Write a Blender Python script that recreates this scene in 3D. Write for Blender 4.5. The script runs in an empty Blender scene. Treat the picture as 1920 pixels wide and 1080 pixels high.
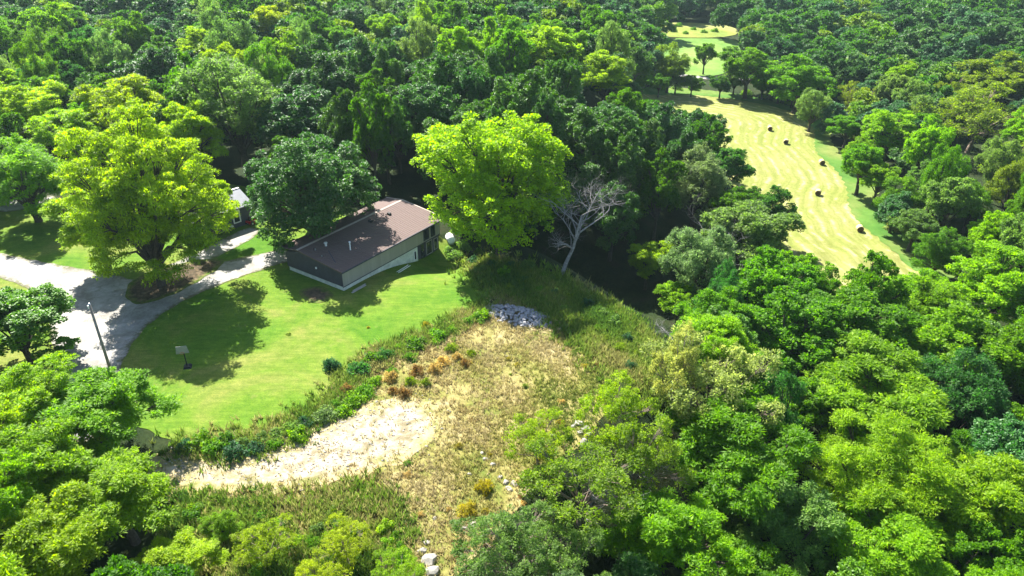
import bpy, math, random
import numpy as np
from mathutils import Vector, Matrix

SC = bpy.context.scene
# ------------------------------------------------------------------ camera
FPX, PITCH, CAMH = 1400.0, math.radians(29.4), 50.0
cam_d = bpy.data.cameras.new('camera')
cam = bpy.data.objects.new('camera', cam_d)
SC.collection.objects.link(cam)
cam_d.sensor_width = 36
cam_d.lens = 36 * FPX / 1920
cam_d.clip_end = 6000
cam.location = (0, 0, CAMH)
cam.rotation_euler = (math.pi / 2 - PITCH, 0, 0)
SC.camera = cam
# ------------------------------------------------------------------ light
SUN_DIR = Vector((-0.50, 0.84, 0.0)).normalized()      # horizontal direction towards the sun
SUN_EL = math.radians(47)
sv = Vector((SUN_DIR.x * math.cos(SUN_EL), SUN_DIR.y * math.cos(SUN_EL), math.sin(SUN_EL)))
sun_d = bpy.data.lights.new('sun', 'SUN')
sun_d.energy = 5.0
sun_d.angle = math.radians(0.5)
sun_d.color = (1.0, 0.955, 0.88)
sun = bpy.data.objects.new('sun', sun_d)
SC.collection.objects.link(sun)
sun.rotation_euler = sv.to_track_quat('Z', 'Y').to_euler()
sun.location = (-60, 100, 120)
W = bpy.data.worlds.new('World')
SC.world = W
W.use_nodes = True
wn = W.node_tree
wn.nodes.clear()
sky = wn.nodes.new('ShaderNodeTexSky')
sky.sky_type = 'NISHITA'
sky.sun_disc = False
sky.sun_elevation = SUN_EL
sky.sun_rotation = math.atan2(SUN_DIR.x, SUN_DIR.y)
sky.altitude = 200
bg = wn.nodes.new('ShaderNodeBackground')
bg.inputs[1].default_value = 0.075
wo = wn.nodes.new('ShaderNodeOutputWorld')
wn.links.new(sky.outputs[0], bg.inputs[0])
wn.links.new(bg.outputs[0], wo.inputs[0])
SC.view_settings.view_transform = 'Standard'
SC.view_settings.look = 'None'
SC.view_settings.exposure = 2.0
SC.view_settings.gamma = 1
SC.view_settings.use_curve_mapping = False
SC.cycles.max_bounces = 5
SC.cycles.diffuse_bounces = 2
SC.cycles.glossy_bounces = 2
SC.cycles.transmission_bounces = 3
SC.cycles.transparent_max_bounces = 4
SC.cycles.volume_bounces = 0
SC.cycles.use_denoising = True

rnd = random.Random(11)
rng = np.random.default_rng(11)

# ------------------------------------------------------------------ terrain
def sstep(a, b, x):
    t = np.clip((x - a) / (b - a), 0, 1)
    return t * t * (3 - 2 * t)

CREST = np.array([(-20, 18), (-11, 30), (-5, 40), (-1, 47), (4, 54), (8, 60), (14, 66), (17.5, 74),
                  (14.5, 81), (9, 89), (4.5, 96), (0.5, 104), (-4, 111), (-11, 121), (-20, 140)], float)
for _ in range(2):
    _q = [CREST[0]]
    for _a, _b in zip(CREST[:-1], CREST[1:]): _q += [_a * .75 + _b * .25, _a * .25 + _b * .75]
    CREST = np.array(_q + [CREST[-1]])
def seg_dist(x, y, pl, along=False):
    x = np.asarray(x, float); y = np.asarray(y, float)
    best = np.full(x.shape, 1e9); sgn = np.ones(x.shape); run = 0.0; al = np.zeros(x.shape)
    for (ax, ay), (bx, by) in zip(pl[:-1], pl[1:]):
        dx, dy = bx - ax, by - ay
        t = np.clip(((x - ax) * dx + (y - ay) * dy) / (dx * dx + dy * dy), 0, 1)
        ex, ey = x - (ax + t * dx), y - (ay + t * dy)
        d = np.hypot(ex, ey)
        s = np.sign(dy * ex - dx * ey); s[s == 0] = 1
        m = d < best
        best = np.where(m, d, best); sgn = np.where(m, s, sgn)
        ln = math.hypot(dx, dy); al = np.where(m, run + t * ln, al); run += ln
    if along: return best * sgn, al
    return best * sgn          # + on the right-hand (valley) side

def terrain(x, y):
    x = np.atleast_1d(np.asarray(x, float)); y = np.atleast_1d(np.asarray(y, float))
    d = seg_dist(x, y, CREST)
    near = -13.0 * sstep(-0.5, 20, d) - 2.0 * sstep(20, 45, d)
    xo = 4 + 0.05 * (y - 120)
    far = -15.0 * sstep(xo, xo + 42, x) + 1.0 * np.sin(x * 0.03 + 1) * sstep(130, 220, y)
    k = sstep(100, 135, y)
    z = near * (1 - k) + far * k
    z = z - 5.5 * np.exp(-(((x - 9) / 12.0) ** 2 + ((y - 115) / 9.0) ** 2))
    z = z - 2.9 * np.exp(-(((x + 9.5) / 7) ** 2 + ((y - 100.5) / 7) ** 2)) * (1 - sstep(0, 6, d))
    rough = sstep(2, 14, d) * (1 - sstep(120, 150, y)) * 0.4
    z = z + rough * (np.sin(x * 0.7 + 0.3 * y) * np.cos(y * 0.55 - 0.2 * x))
    # the land climbs gently far off
    r = np.hypot(x, y - 150)
    z = z + 26 * sstep(480, 1500, r) + 7 * sstep(500, 1500, r) * np.sin(x * 0.006) * np.cos(y * 0.005)
    return z
def tz(x, y):
    return float(terrain(x, y)[0])
CP, SP = math.cos(PITCH), math.sin(PITCH)
def up(px, py, h=0.0):
    """where the line of sight through a pixel of the photograph meets the ground plus h"""
    dx = (px - 960) / FPX; dy = -(py - 540) / FPX
    d = (dx, CP + dy * SP, -SP + dy * CP)
    T = 20.0 * 1.012 ** np.arange(420)
    for k in range(3):
        under = CAMH + d[2] * T <= terrain(d[0] * T, d[1] * T) + h
        i = int(np.argmax(under)) if under.any() else len(T) - 1
        lo, hi = T[max(i - 1, 0)], T[i]; T = np.linspace(lo, hi, 40)
    return d[0] * hi, d[1] * hi
def pj(x, y, z):
    z = z - CAMH
    f = y * CP - z * SP; u = y * SP + z * CP
    return 960 + FPX * x / f, 540 - FPX * u / f, f
def in_poly(px, py, poly):
    px = np.asarray(px, float); py = np.asarray(py, float)
    r = np.zeros(px.shape, bool); n = len(poly)
    for i in range(n):
        x0, y0 = poly[i]; x1, y1 = poly[(i + 1) % n]
        if y0 == y1: continue
        c = ((y0 > py) != (y1 > py)) & (px < (x1 - x0) * (py - y0) / (y1 - y0) + x0)
        r ^= c
    return r
def pw(pts): return [up(*p) for p in pts]

# ------------------------------------------------------------------ materials
def mat(name):
    m = bpy.data.materials.new(name); m.use_nodes = True
    nt = m.node_tree; nt.nodes.clear()
    out = nt.nodes.new('ShaderNodeOutputMaterial')
    return m, nt, out
def N(nt, t, **kw):
    n = nt.nodes.new(t)
    for k, v in kw.items():
        if k.startswith('i_'):
            n.inputs[k[2:].replace('_', ' ')].default_value = v
        else: setattr(n, k, v)
    return n
def L(nt, a, b): nt.links.new(a, b)
def c4(c): return (c[0], c[1], c[2], 1)
def noise(nt, co, scale, detail=4, rough=0.6, dist=0.0):
    n = N(nt, 'ShaderNodeTexNoise'); n.inputs['Scale'].default_value = scale
    n.inputs['Detail'].default_value = detail; n.inputs['Roughness'].default_value = rough
    n.inputs['Distortion'].default_value = dist
    L(nt, co, n.inputs['Vector']); return n.outputs['Fac']
def ramp(nt, fac, stops, interp='LINEAR'):
    r = N(nt, 'ShaderNodeValToRGB'); r.color_ramp.interpolation = interp
    els = r.color_ramp.elements
    while len(els) < len(stops): els.new(0.5)
    for e, (p, c) in zip(els, stops):
        e.position = p; e.color = c4(c) if len(c) == 3 else c
    L(nt, fac, r.inputs[0]); return r.outputs[0]
def mixc(nt, f, a, b, mode='MIX'):
    m = N(nt, 'ShaderNodeMix', data_type='RGBA', blend_type=mode)
    if isinstance(f, (int, float)): m.inputs[0].default_value = f
    else: L(nt, f, m.inputs[0])
    for s, v in ((6, a), (7, b)):
        if isinstance(v, tuple): m.inputs[s].default_value = c4(v)
        else: L(nt, v, m.inputs[s])
    return m.outputs[2]
def mth(nt, op, a, b=None):
    m = N(nt, 'ShaderNodeMath', operation=op)
    for i, v in enumerate((a, b)):
        if v is None: continue
        if isinstance(v, (int, float)): m.inputs[i].default_value = v
        else: L(nt, v, m.inputs[i])
    return m.outputs[0]
def geo_pos(nt): return N(nt, 'ShaderNodeNewGeometry').outputs['Position']
def finish(nt, out, col, rough=0.9, spec=0.3, bump=None, bs=0.3, bd=0.05, metal=0):
    p = N(nt, 'ShaderNodeBsdfPrincipled')
    if isinstance(col, tuple): p.inputs['Base Color'].default_value = c4(col)
    else: L(nt, col, p.inputs['Base Color'])
    p.inputs['Roughness'].default_value = rough
    p.inputs['Specular IOR Level'].default_value = spec
    p.inputs['Metallic'].default_value = metal
    if bump is not None:
        b = N(nt, 'ShaderNodeBump'); b.inputs['Strength'].default_value = bs
        b.inputs['Distance'].default_value = bd
        L(nt, bump, b.inputs['Height']); L(nt, b.outputs[0], p.inputs['Normal'])
    L(nt, p.outputs[0], out.inputs[0]); return p

def leaf_material(name, rough=0.5, spec=0.4, trans=0.4, far=False, coat=0.0):
    m, nt, out = mat(name)
    if far:
        oi = N(nt, 'ShaderNodeObjectInfo')
        col = ramp(nt, oi.outputs['Random'], [(0, (.030, .075, .016)), (.2, (.045, .11, .02)), (.4, (.028, .068, .022)),
                   (.55, (.07, .14, .02)), (.7, (.05, .10, .03)), (.82, (.10, .16, .02)), (.9, (.04, .09, .035)), (1, (.13, .16, .035))], 'CONSTANT')
    else:
        col = N(nt, 'ShaderNodeObjectInfo').outputs['Color']
    at = N(nt, 'ShaderNodeAttribute', attribute_name='tint')
    v = mth(nt, 'MULTIPLY_ADD', at.outputs['Fac'], 1.35); nt.nodes[-1].inputs[2].default_value = 0.6
    hsv = N(nt, 'ShaderNodeHueSaturation')
    h = mth(nt, 'MULTIPLY_ADD', at.outputs['Fac'], -0.035); nt.nodes[-1].inputs[2].default_value = 0.517
    L(nt, h, hsv.inputs['Hue']); L(nt, v, hsv.inputs['Value']); L(nt, col, hsv.inputs['Color'])
    hsv.inputs['Saturation'].default_value = 1.12
    p = N(nt, 'ShaderNodeBsdfPrincipled')
    L(nt, hsv.outputs[0], p.inputs['Base Color'])
    p.inputs['Roughness'].default_value = rough
    p.inputs['Specular IOR Level'].default_value = spec
    tr = N(nt, 'ShaderNodeBsdfTranslucent')
    g = N(nt, 'ShaderNodeHueSaturation'); g.inputs['Hue'].default_value = 0.5
    g.inputs['Value'].default_value = 1.9; g.inputs['Saturation'].default_value = 1.1
    L(nt, hsv.outputs[0], g.inputs['Color']); L(nt, g.outputs[0], tr.inputs['Color'])
    mx = N(nt, 'ShaderNodeMixShader'); mx.inputs[0].default_value = trans
    L(nt, p.outputs[0], mx.inputs[1]); L(nt, tr.outputs[0], mx.inputs[2]); L(nt, mx.outputs[0], out.inputs[0])
    return m
M = {}
M['leaf'] = leaf_material('leaf_soft', 0.6, 0.3, 0.55)
M['leaf_gloss'] = leaf_material('leaf_glossy', 0.58, 0.6, 0.36)
M['leaf_far'] = leaf_material('leaf_far', 0.6, 0.3, 0.35, far=True)

def bark_mat(name, a, b):
    m, nt, out = mat(name); co = N(nt, 'ShaderNodeTexCoord').outputs['Object']
    n = noise(nt, co, 3.0, 5, 0.7)
    finish(nt, out, ramp(nt, n, [(.3, a), (.7, b)]), 0.95, 0.2, n, 0.6, 0.05)
    return m
M['bark'] = bark_mat('bark', (.035, .028, .02), (.10, .085, .065))
M['bark_pink'] = bark_mat('bark_pale', (.12, .09, .07), (.32, .25, .2))
M['dead'] = bark_mat('dead_wood', (.10, .10, .095), (.30, .29, .28))

# grass / ground materials ---------------------------------------------------
def m_lawn():
    m, nt, out = mat('lawn'); co = geo_pos(nt)
    big = noise(nt, co, 0.09, 4, 0.6, 0.6); mid = noise(nt, co, 0.9, 5, 0.7)
    mp = N(nt, 'ShaderNodeMapping'); mp.inputs['Rotation'].default_value = (0, 0, 0.35); mp.inputs['Scale'].default_value = (0.35, 2.2, 1)
    L(nt, co, mp.inputs['Vector'])
    streak = noise(nt, mp.outputs[0], 1.0, 4, 0.7); fine = noise(nt, co, 7, 3, 0.8)
    c = ramp(nt, big, [(.32, (.052, .135, .008)), (.5, (.088, .160, .014)), (.64, (.14, .170, .034))])
    c = mixc(nt, 0.9, c, ramp(nt, streak, [(.3, (.72, .8, .62)), (.7, (1.25, 1.18, 1.35))]), 'MULTIPLY')
    c = mixc(nt, 0.9, c, ramp(nt, mid, [(.3, (.72, .82, .7)), (.7, (1.3, 1.15, 1.3))]), 'MULTIPLY')
    c = mixc(nt, 0.8, c, ramp(nt, fine, [(.3, (.6, .65, .6)), (.7, (1.4, 1.3, 1.3))]), 'MULTIPLY')
    dry = ramp(nt, noise(nt, co, 0.35, 5, 0.7), [(.6, (0, 0, 0)), (.72, (1, 1, 1))])
    c = mixc(nt, mth(nt, 'MULTIPLY', dry, 0.55), c, (.17, .165, .05))
    p = finish(nt, out, c, 0.95, 0.1, fine, 0.8, 0.06)
    return m
M['lawn'] = m_lawn()
def m_pave():
    m, nt, out = mat('old_concrete'); co = geo_pos(nt)
    a = noise(nt, co, 0.25, 6, 0.65, 0.5); b = noise(nt, co, 3, 5, 0.75)
    c = ramp(nt, a, [(.32, (.17, .16, .14)), (.5, (.28, .27, .25)), (.66, (.38, .365, .35))])
    c = mixc(nt, 0.7, c, ramp(nt, b, [(.3, (.7, .7, .68)), (.7, (1.1, 1.1, 1.1))]), 'MULTIPLY')
    v = N(nt, 'ShaderNodeTexVoronoi', feature='DISTANCE_TO_EDGE'); v.inputs['Scale'].default_value = 0.28
    nn_ = N(nt, 'ShaderNodeTexNoise'); nn_.inputs['Scale'].default_value = .35; L(nt, co, nn_.inputs['Vector']); wob = mixc(nt, 1.0, co, mixc(nt, 1.0, nn_.outputs['Color'], (5, 5, 5), 'MULTIPLY'), 'ADD'); L(nt, wob, v.inputs['Vector'])
    cr = ramp(nt, v.outputs['Distance'], [(.0, (.62, .62, .56)), (.006, (.75, .75, .7)), (.016, (1, 1, 1))])
    c = mixc(nt, 0.75, c, cr, 'MULTIPLY')
    ed = N(nt, 'ShaderNodeAttribute', attribute_name='edge')
    k = mth(nt, 'ADD', mth(nt, 'MULTIPLY', ed.outputs['Fac'], .30), noise(nt, co, 0.8, 6, 0.75))
    c = mixc(nt, ramp(nt, k, [(.52, (1, 1, 1)), (.72, (0, 0, 0))]), c, ramp(nt, b, [(.4, (.06, .09, .012)), (.55, (.12, .105, .06))]))
    dirt_dapple = ramp(nt, noise(nt, co, 0.42, 6, 0.75, 1.0), [(.52, (0, 0, 0)), (.66, (1, 1, 1))])  # brown patches: dirt together with painted dappled tree shade
    c = mixc(nt, mth(nt, 'MULTIPLY', dirt_dapple, .7), c, (.15, .135, .11))
    finish(nt, out, c, 0.9, 0.2, b, 0.3, 0.02); return m
M['pave'] = m_pave()
def m_gravel():
    m, nt, out = mat('pale_gravel'); co = geo_pos(nt)
    a = noise(nt, co, 0.6, 6, 0.7, 0.4); b = noise(nt, co, 5, 4, 0.8)
    c = ramp(nt, a, [(.34, (.15, .13, .07)), (.46, (.26, .22, .15)), (.60, (.40, .355, .29))])
    ed = N(nt, 'ShaderNodeAttribute', attribute_name='edge')
    k = mth(nt, 'ADD', mth(nt, 'MULTIPLY', ed.outputs['Fac'], .16), noise(nt, co, 0.9, 6, 0.75))
    c = mixc(nt, ramp(nt, k, [(.62, (1, 1, 1)), (.9, (0, 0, 0))]), c, ramp(nt, a, [(.4, (.16, .17, .05)), (.55, (.36, .29, .15))]))
    c = mixc(nt, 0.8, c, ramp(nt, b, [(.3, (.72, .7, .62)), (.65, (1.08, 1.08, 1.08))]), 'MULTIPLY')
    finish(nt, out, c, 0.95, 0.1, b, 0.8, 0.08); return m
M['gravel'] = m_gravel()
def m_clearing():
    m, nt, out = mat('dry_scrub_soil'); co = geo_pos(nt)
    a = noise(nt, co, 0.16, 5, 0.65, 0.6); b = noise(nt, co, 2.2, 5, 0.75)
    c = ramp(nt, a, [(.34, (.10, .13, .025)), (.45, (.18, .175, .05)), (.56, (.25, .215, .09)), (.68, (.31, .265, .15))])
    c = mixc(nt, 0.9, c, ramp(nt, b, [(.32, (.45, .5, .35)), (.66, (1.3, 1.25, 1.2))]), 'MULTIPLY')
    finish(nt, out, c, 0.95, 0.1, b, 0.9, 0.12); return m
M['clearing'] = m_clearing()
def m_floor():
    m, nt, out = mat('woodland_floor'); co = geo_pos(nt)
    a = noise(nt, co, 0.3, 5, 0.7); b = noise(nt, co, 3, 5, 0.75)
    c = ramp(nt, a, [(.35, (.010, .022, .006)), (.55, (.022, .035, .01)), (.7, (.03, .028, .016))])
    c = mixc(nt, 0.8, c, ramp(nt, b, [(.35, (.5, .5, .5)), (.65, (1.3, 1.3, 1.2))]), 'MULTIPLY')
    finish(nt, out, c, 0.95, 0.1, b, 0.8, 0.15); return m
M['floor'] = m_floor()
def m_hay():
    m, nt, out = mat('mown_hay'); co = geo_pos(nt)
    at = N(nt, 'ShaderNodeAttribute', attribute_name='row')
    big = noise(nt, co, 0.035, 4, 0.6, 0.5); wob = noise(nt, co, 0.12, 3, 0.6); fine = noise(nt, co, 1.1, 5, 0.75)
    al = N(nt, 'ShaderNodeAttribute', attribute_name='along')
    row = mth(nt, 'ADD', at.outputs['Fac'], mth(nt, 'MULTIPLY', wob, 3.5))
    cv = N(nt, 'ShaderNodeCombineXYZ'); L(nt, mth(nt, 'MULTIPLY', row, 1.25), cv.inputs[0]); L(nt, mth(nt, 'MULTIPLY', al.outputs['Fac'], .06), cv.inputs[1])
    lines = noise(nt, cv.outputs[0], 1.0, 4, 0.65)
    s = mth(nt, 'SINE', mth(nt, 'MULTIPLY', row, 2 * math.pi / 2.6))
    s = mth(nt, 'ADD', mth(nt, 'MULTIPLY', s, 0.5), 0.5)
    brk = ramp(nt, noise(nt, co, 0.25, 4, 0.7), [(.38, (0, 0, 0)), (.55, (1, 1, 1))])
    s2 = mth(nt, 'MULTIPLY', s, brk)
    c = ramp(nt, big, [(.30, (.150, .180, .036)), (.5, (.180, .188, .052)), (.68, (.215, .205, .078))])
    c = mixc(nt, 1.0, c, ramp(nt, lines, [(.33, (.82, .9, .7)), (.5, (1, 1, 1)), (.64, (1.22, 1.2, 1.3))]), 'MULTIPLY')
    c = mixc(nt, mth(nt, 'MULTIPLY', mth(nt, 'POWER', s2, 4), 0.45), c, (.50, .42, .24))
    c = mixc(nt, 0.55, c, ramp(nt, fine, [(.32, (.66, .72, .55)), (.66, (1.2, 1.2, 1.2))]), 'MULTIPLY')
    c = mixc(nt, 0.2, c, ramp(nt, s, [(0, (.75, .85, .6)), (1, (1.1, 1.08, 1.1))]), 'MULTIPLY')
    finish(nt, out, c, 0.95, 0.1, fine, 0.7, 0.1); return m
M['hay'] = m_hay()
def m_pasture(name, c0, c1, c2):
    m, nt, out = mat(name); co = geo_pos(nt)
    a = noise(nt, co, 0.04, 5, 0.6, 0.5); b = noise(nt, co, 0.5, 5, 0.75)
    c = ramp(nt, a, [(.35, c0), (.5, c1), (.65, c2)])
    c = mixc(nt, 0.7, c, ramp(nt, b, [(.32, (.7, .75, .6)), (.66, (1.2, 1.2, 1.2))]), 'MULTIPLY')
    finish(nt, out, c, 0.95, 0.1, b, 0.7, 0.1); return m
M['pasture'] = m_pasture('pasture', (.08, .17, .03), (.12, .20, .04), (.17, .22, .06))
M['meadow'] = m_pasture('rough_meadow', (.11, .17, .03), (.18, .20, .04), (.22, .23, .08))
M['margin'] = m_pasture('field_margin', (.045, .12, .018), (.075, .15, .025), (.14, .17, .045))
def m_stuffcol(name, rough=0.9, trans=0.42):
    m, nt, out = mat(name); at = N(nt, 'ShaderNodeAttribute', attribute_name='bladecol')
    p = N(nt, 'ShaderNodeBsdfPrincipled'); L(nt, at.outputs['Color'], p.inputs['Base Color'])
    p.inputs['Roughness'].default_value = rough; p.inputs['Specular IOR Level'].default_value = 0.2
    tr = N(nt, 'ShaderNodeBsdfTranslucent'); L(nt, at.outputs['Color'], tr.inputs['Color'])
    mx = N(nt, 'ShaderNodeMixShader'); mx.inputs[0].default_value = trans
    L(nt, p.outputs[0], mx.inputs[1]); L(nt, tr.outputs[0], mx.inputs[2]); L(nt, mx.outputs[0], out.inputs[0])
    return m
M['blade'] = m_stuffcol('grass_blades')
def m_simple(name, col, rough=0.7, spec=0.4, var=0.25, sc=2.0, metal=0):
    m, nt, out = mat(name); co = N(nt, 'ShaderNodeTexCoord').outputs['Object']
    n = noise(nt, co, sc, 5, 0.7)
    lo = tuple(v * (1 - var) for v in col); hi = tuple(min(1, v * (1 + var)) for v in col)
    finish(nt, out, ramp(nt, n, [(.3, lo), (.7, hi)]), rough, spec, n, 0.15, 0.02, metal); return m
M['stone'] = m_simple('limestone', (.26, .245, .21), 0.9, 0.2, 0.35, 2.5)
M['rubble'] = m_simple('broken_stone', (.24, .24, .25), 0.85, 0.3, 0.4, 2.5)
M['shingle'] = m_simple('brown_shingle', (.115, .080, .070), 0.85, 0.3, 0.22, 4)
M['ridgecap'] = m_simple('pale_ridge_cap', (.34, .28, .24), 0.8, 0.3, 0.2, 3)
M['siding'] = m_simple('grey_brown_siding', (.30, .28, .245), 0.8, 0.3, 0.15, 1.5)
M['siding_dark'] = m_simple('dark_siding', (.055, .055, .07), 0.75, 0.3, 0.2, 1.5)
M['found'] = m_simple('painted_block', (.55, .57, .52), 0.9, 0.2, 0.25, 1.2)
M['white'] = m_simple('white_paint', (.75, .75, .74), 0.5, 0.4, 0.06, 2)
M['offwhite'] = m_simple('weathered_white', (.55, .54, .52), 0.7, 0.3, 0.2, 2)
M['glass'] = m_simple('window_glass', (.02, .025, .03), 0.08, 0.6, 0.1, 1)
M['metal'] = m_simple('galvanised_metal', (.5, .5, .5), 0.4, 0.5, 0.1, 3, 0.8)
M['shadedboard'] = m_simple('shaded_white_board', (.24, .25, .24), 0.7, 0.3, 0.15, 2)  # white board greyed: the tree's shade is painted into its colour
M['dark'] = m_simple('dark_rubber', (.02, .02, .022), 0.7, 0.3, 0.2, 3)
M['red'] = m_simple('red_paint', (.45, .02, .025), 0.35, 0.5, 0.1, 3)
M['slate'] = m_simple('slate_blue_siding', (.07, .075, .11), 0.75, 0.3, 0.15, 1.5)
M['palesheet'] = m_simple('pale_metal_roof', (.16, .17, .19), 0.5, 0.4, 0.15, 1.5)
M['polewood'] = bark_mat('pole_wood', (.12, .10, .085), (.30, .27, .23))
M['bale'] = m_simple('hay_bale', (.48, .39, .20), 0.95, 0.1, 0.3, 5)
M['bale_end_shaded'] = m_simple('shaded_hay_bale_end', (.11, .085, .045), 0.95, 0.1, 0.3, 5)  # same hay as the sides, shade of the end face put into the colour
M['wood'] = m_simple('weathered_board', (.34, .31, .27), 0.85, 0.2, 0.2, 3)

# ------------------------------------------------------------------ mesh helpers
def link(o): SC.collection.objects.link(o); return o
def tag(o, label=None, cat=None, group=None, kind=None):
    if label: o['label'] = label
    if cat: o['category'] = cat
    if group: o['group'] = group
    if kind: o['kind'] = kind
    return o
def mesh_np(name, V, F, mats, tint=None, col=None, smooth=False, mi=None):
    """V (n,3); F (m,k) with one face size, or a list of face tuples"""
    me = bpy.data.meshes.new(name)
    V = np.asarray(V, np.float32)
    if isinstance(F, np.ndarray):
        m, k = F.shape
        me.vertices.add(len(V)); me.vertices.foreach_set('co', V.ravel())
        me.loops.add(m * k); me.loops.foreach_set('vertex_index', F.astype(np.int32).ravel())
        me.polygons.add(m); me.polygons.foreach_set('loop_start', np.arange(0, m * k, k, dtype=np.int32))
        me.update(calc_edges=True)
    else:
        me.from_pydata([tuple(map(float, v)) for v in V], [], F); me.update()
    for mm in (mats if isinstance(mats, (list, tuple)) else [mats]): me.materials.append(mm)
    if mi is not None: me.polygons.foreach_set('material_index', np.asarray(mi, np.int32))
    if smooth: me.polygons.foreach_set('use_smooth', np.ones(len(me.polygons), bool))
    if tint is not None:
        a = me.attributes.new('tint', 'FLOAT', 'FACE'); a.data.foreach_set('value', np.asarray(tint, np.float32))
    if col is not None:
        a = me.attributes.new('bladecol', 'FLOAT_COLOR', 'FACE')
        cc = np.ones((len(col), 4), np.float32); cc[:, :3] = col; a.data.foreach_set('color', cc.ravel())
    return me
def obj(name, me, parent=None, loc=(0, 0, 0)):
    o = bpy.data.objects.new(name, me); link(o); o.location = loc
    if parent: o.parent = parent
    return o
def empty(name, loc, rz=0):
    o = bpy.data.objects.new(name, None); link(o); o.location = loc; o.rotation_euler = (0, 0, rz)
    o.empty_display_size = 0.3
    return o
class MB:
    def __init__(s): s.v = []; s.f = []; s.m = []
    def quadbox(s, bot, top, mi=0):
        """bot, top: four points each, counter-clockwise seen from above"""
        b = len(s.v); s.v += [tuple(p) for p in bot] + [tuple(p) for p in top]
        fs = [(b + 3, b + 2, b + 1, b), (b + 4, b + 5, b + 6, b + 7)] + [(b + i, b + (i + 1) % 4, b + 4 + (i + 1) % 4, b + 4 + i) for i in range(4)]
        s.f += fs; s.m += [mi] * 6
    def box(s, x0, x1, y0, y1, z0, z1, mi=0):
        s.quadbox([(x0, y0, z0), (x1, y0, z0), (x1, y1, z0), (x0, y1, z0)], [(x0, y0, z1), (x1, y0, z1), (x1, y1, z1), (x0, y1, z1)], mi)
    def tube(s, pts, rad, n=6, mi=0, cap=True):
        pts = [Vector(p) for p in pts]; b = len(s.v)
        for i, p in enumerate(pts):
            d = (pts[min(i + 1, len(pts) - 1)] - pts[max(i - 1, 0)])
            if d.length < 1e-6: d = Vector((0, 0, 1))
            d.normalize(); a = d.orthogonal() if abs(d.z) < .9 else Vector((1, 0, 0)).cross(d)
            a.normalize(); c = d.cross(a)
            for k in range(n):
                t = 2 * math.pi * k / n
                s.v.append(tuple(p + (a * math.cos(t) + c * math.sin(t)) * rad[i]))
        for i in range(len(pts) - 1):
            for k in range(n):
                k2 = (k + 1) % n
                s.f.append((b + i * n + k, b + i * n + k2, b + (i + 1) * n + k2, b + (i + 1) * n + k)); s.m.append(mi)
        if cap:
            s.f.append(tuple(b + k for k in range(n))[::-1]); s.f.append(tuple(b + (len(pts) - 1) * n + k for k in range(n))); s.m += [mi] * 2
    def build(s, name, mats, parent=None, loc=(0, 0, 0), smooth=False):
        me = mesh_np(name, np.array(s.v, np.float32).reshape(-1, 3), s.f, mats, mi=s.m)
        if smooth: me.polygons.foreach_set('use_smooth', [True] * len(me.polygons))
        return obj(name, me, parent, loc)

# ------------------------------------------------------------------ ground sheets
def grid_sheet(name, xs, ys, m, zoff=0.0):
    X, Y = np.meshgrid(xs, ys); Z = terrain(X.ravel(), Y.ravel()) + zoff
    V = np.stack([X.ravel(), Y.ravel(), Z], 1); nx, ny = len(xs), len(ys)
    i = np.arange(nx * ny).reshape(ny, nx)
    F = np.stack([i[:-1, :-1].ravel(), i[:-1, 1:].ravel(), i[1:, 1:].ravel(), i[1:, :-1].ravel()], 1)
    return obj(name, mesh_np(name, V, F, m, smooth=True))
def spread(a0, a1, b0, b1, fine, far):
    """grid lines: fine between a0 and a1, growing out to b0 and b1"""
    mid = list(np.arange(a0, a1 + 1e-6, fine)); lo, hi, st = [], [], fine
    p = a0
    while p > b0: st = min(st * 1.12, far); p -= st; lo.append(p)
    p, st = a1, fine
    while p < b1: st = min(st * 1.12, far); p += st; hi.append(p)
    return np.array(lo[::-1] + mid + hi)
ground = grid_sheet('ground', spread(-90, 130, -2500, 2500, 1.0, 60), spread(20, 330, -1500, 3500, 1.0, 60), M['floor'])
tag(ground, kind='structure', label='dark woodland floor beneath the trees')

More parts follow.
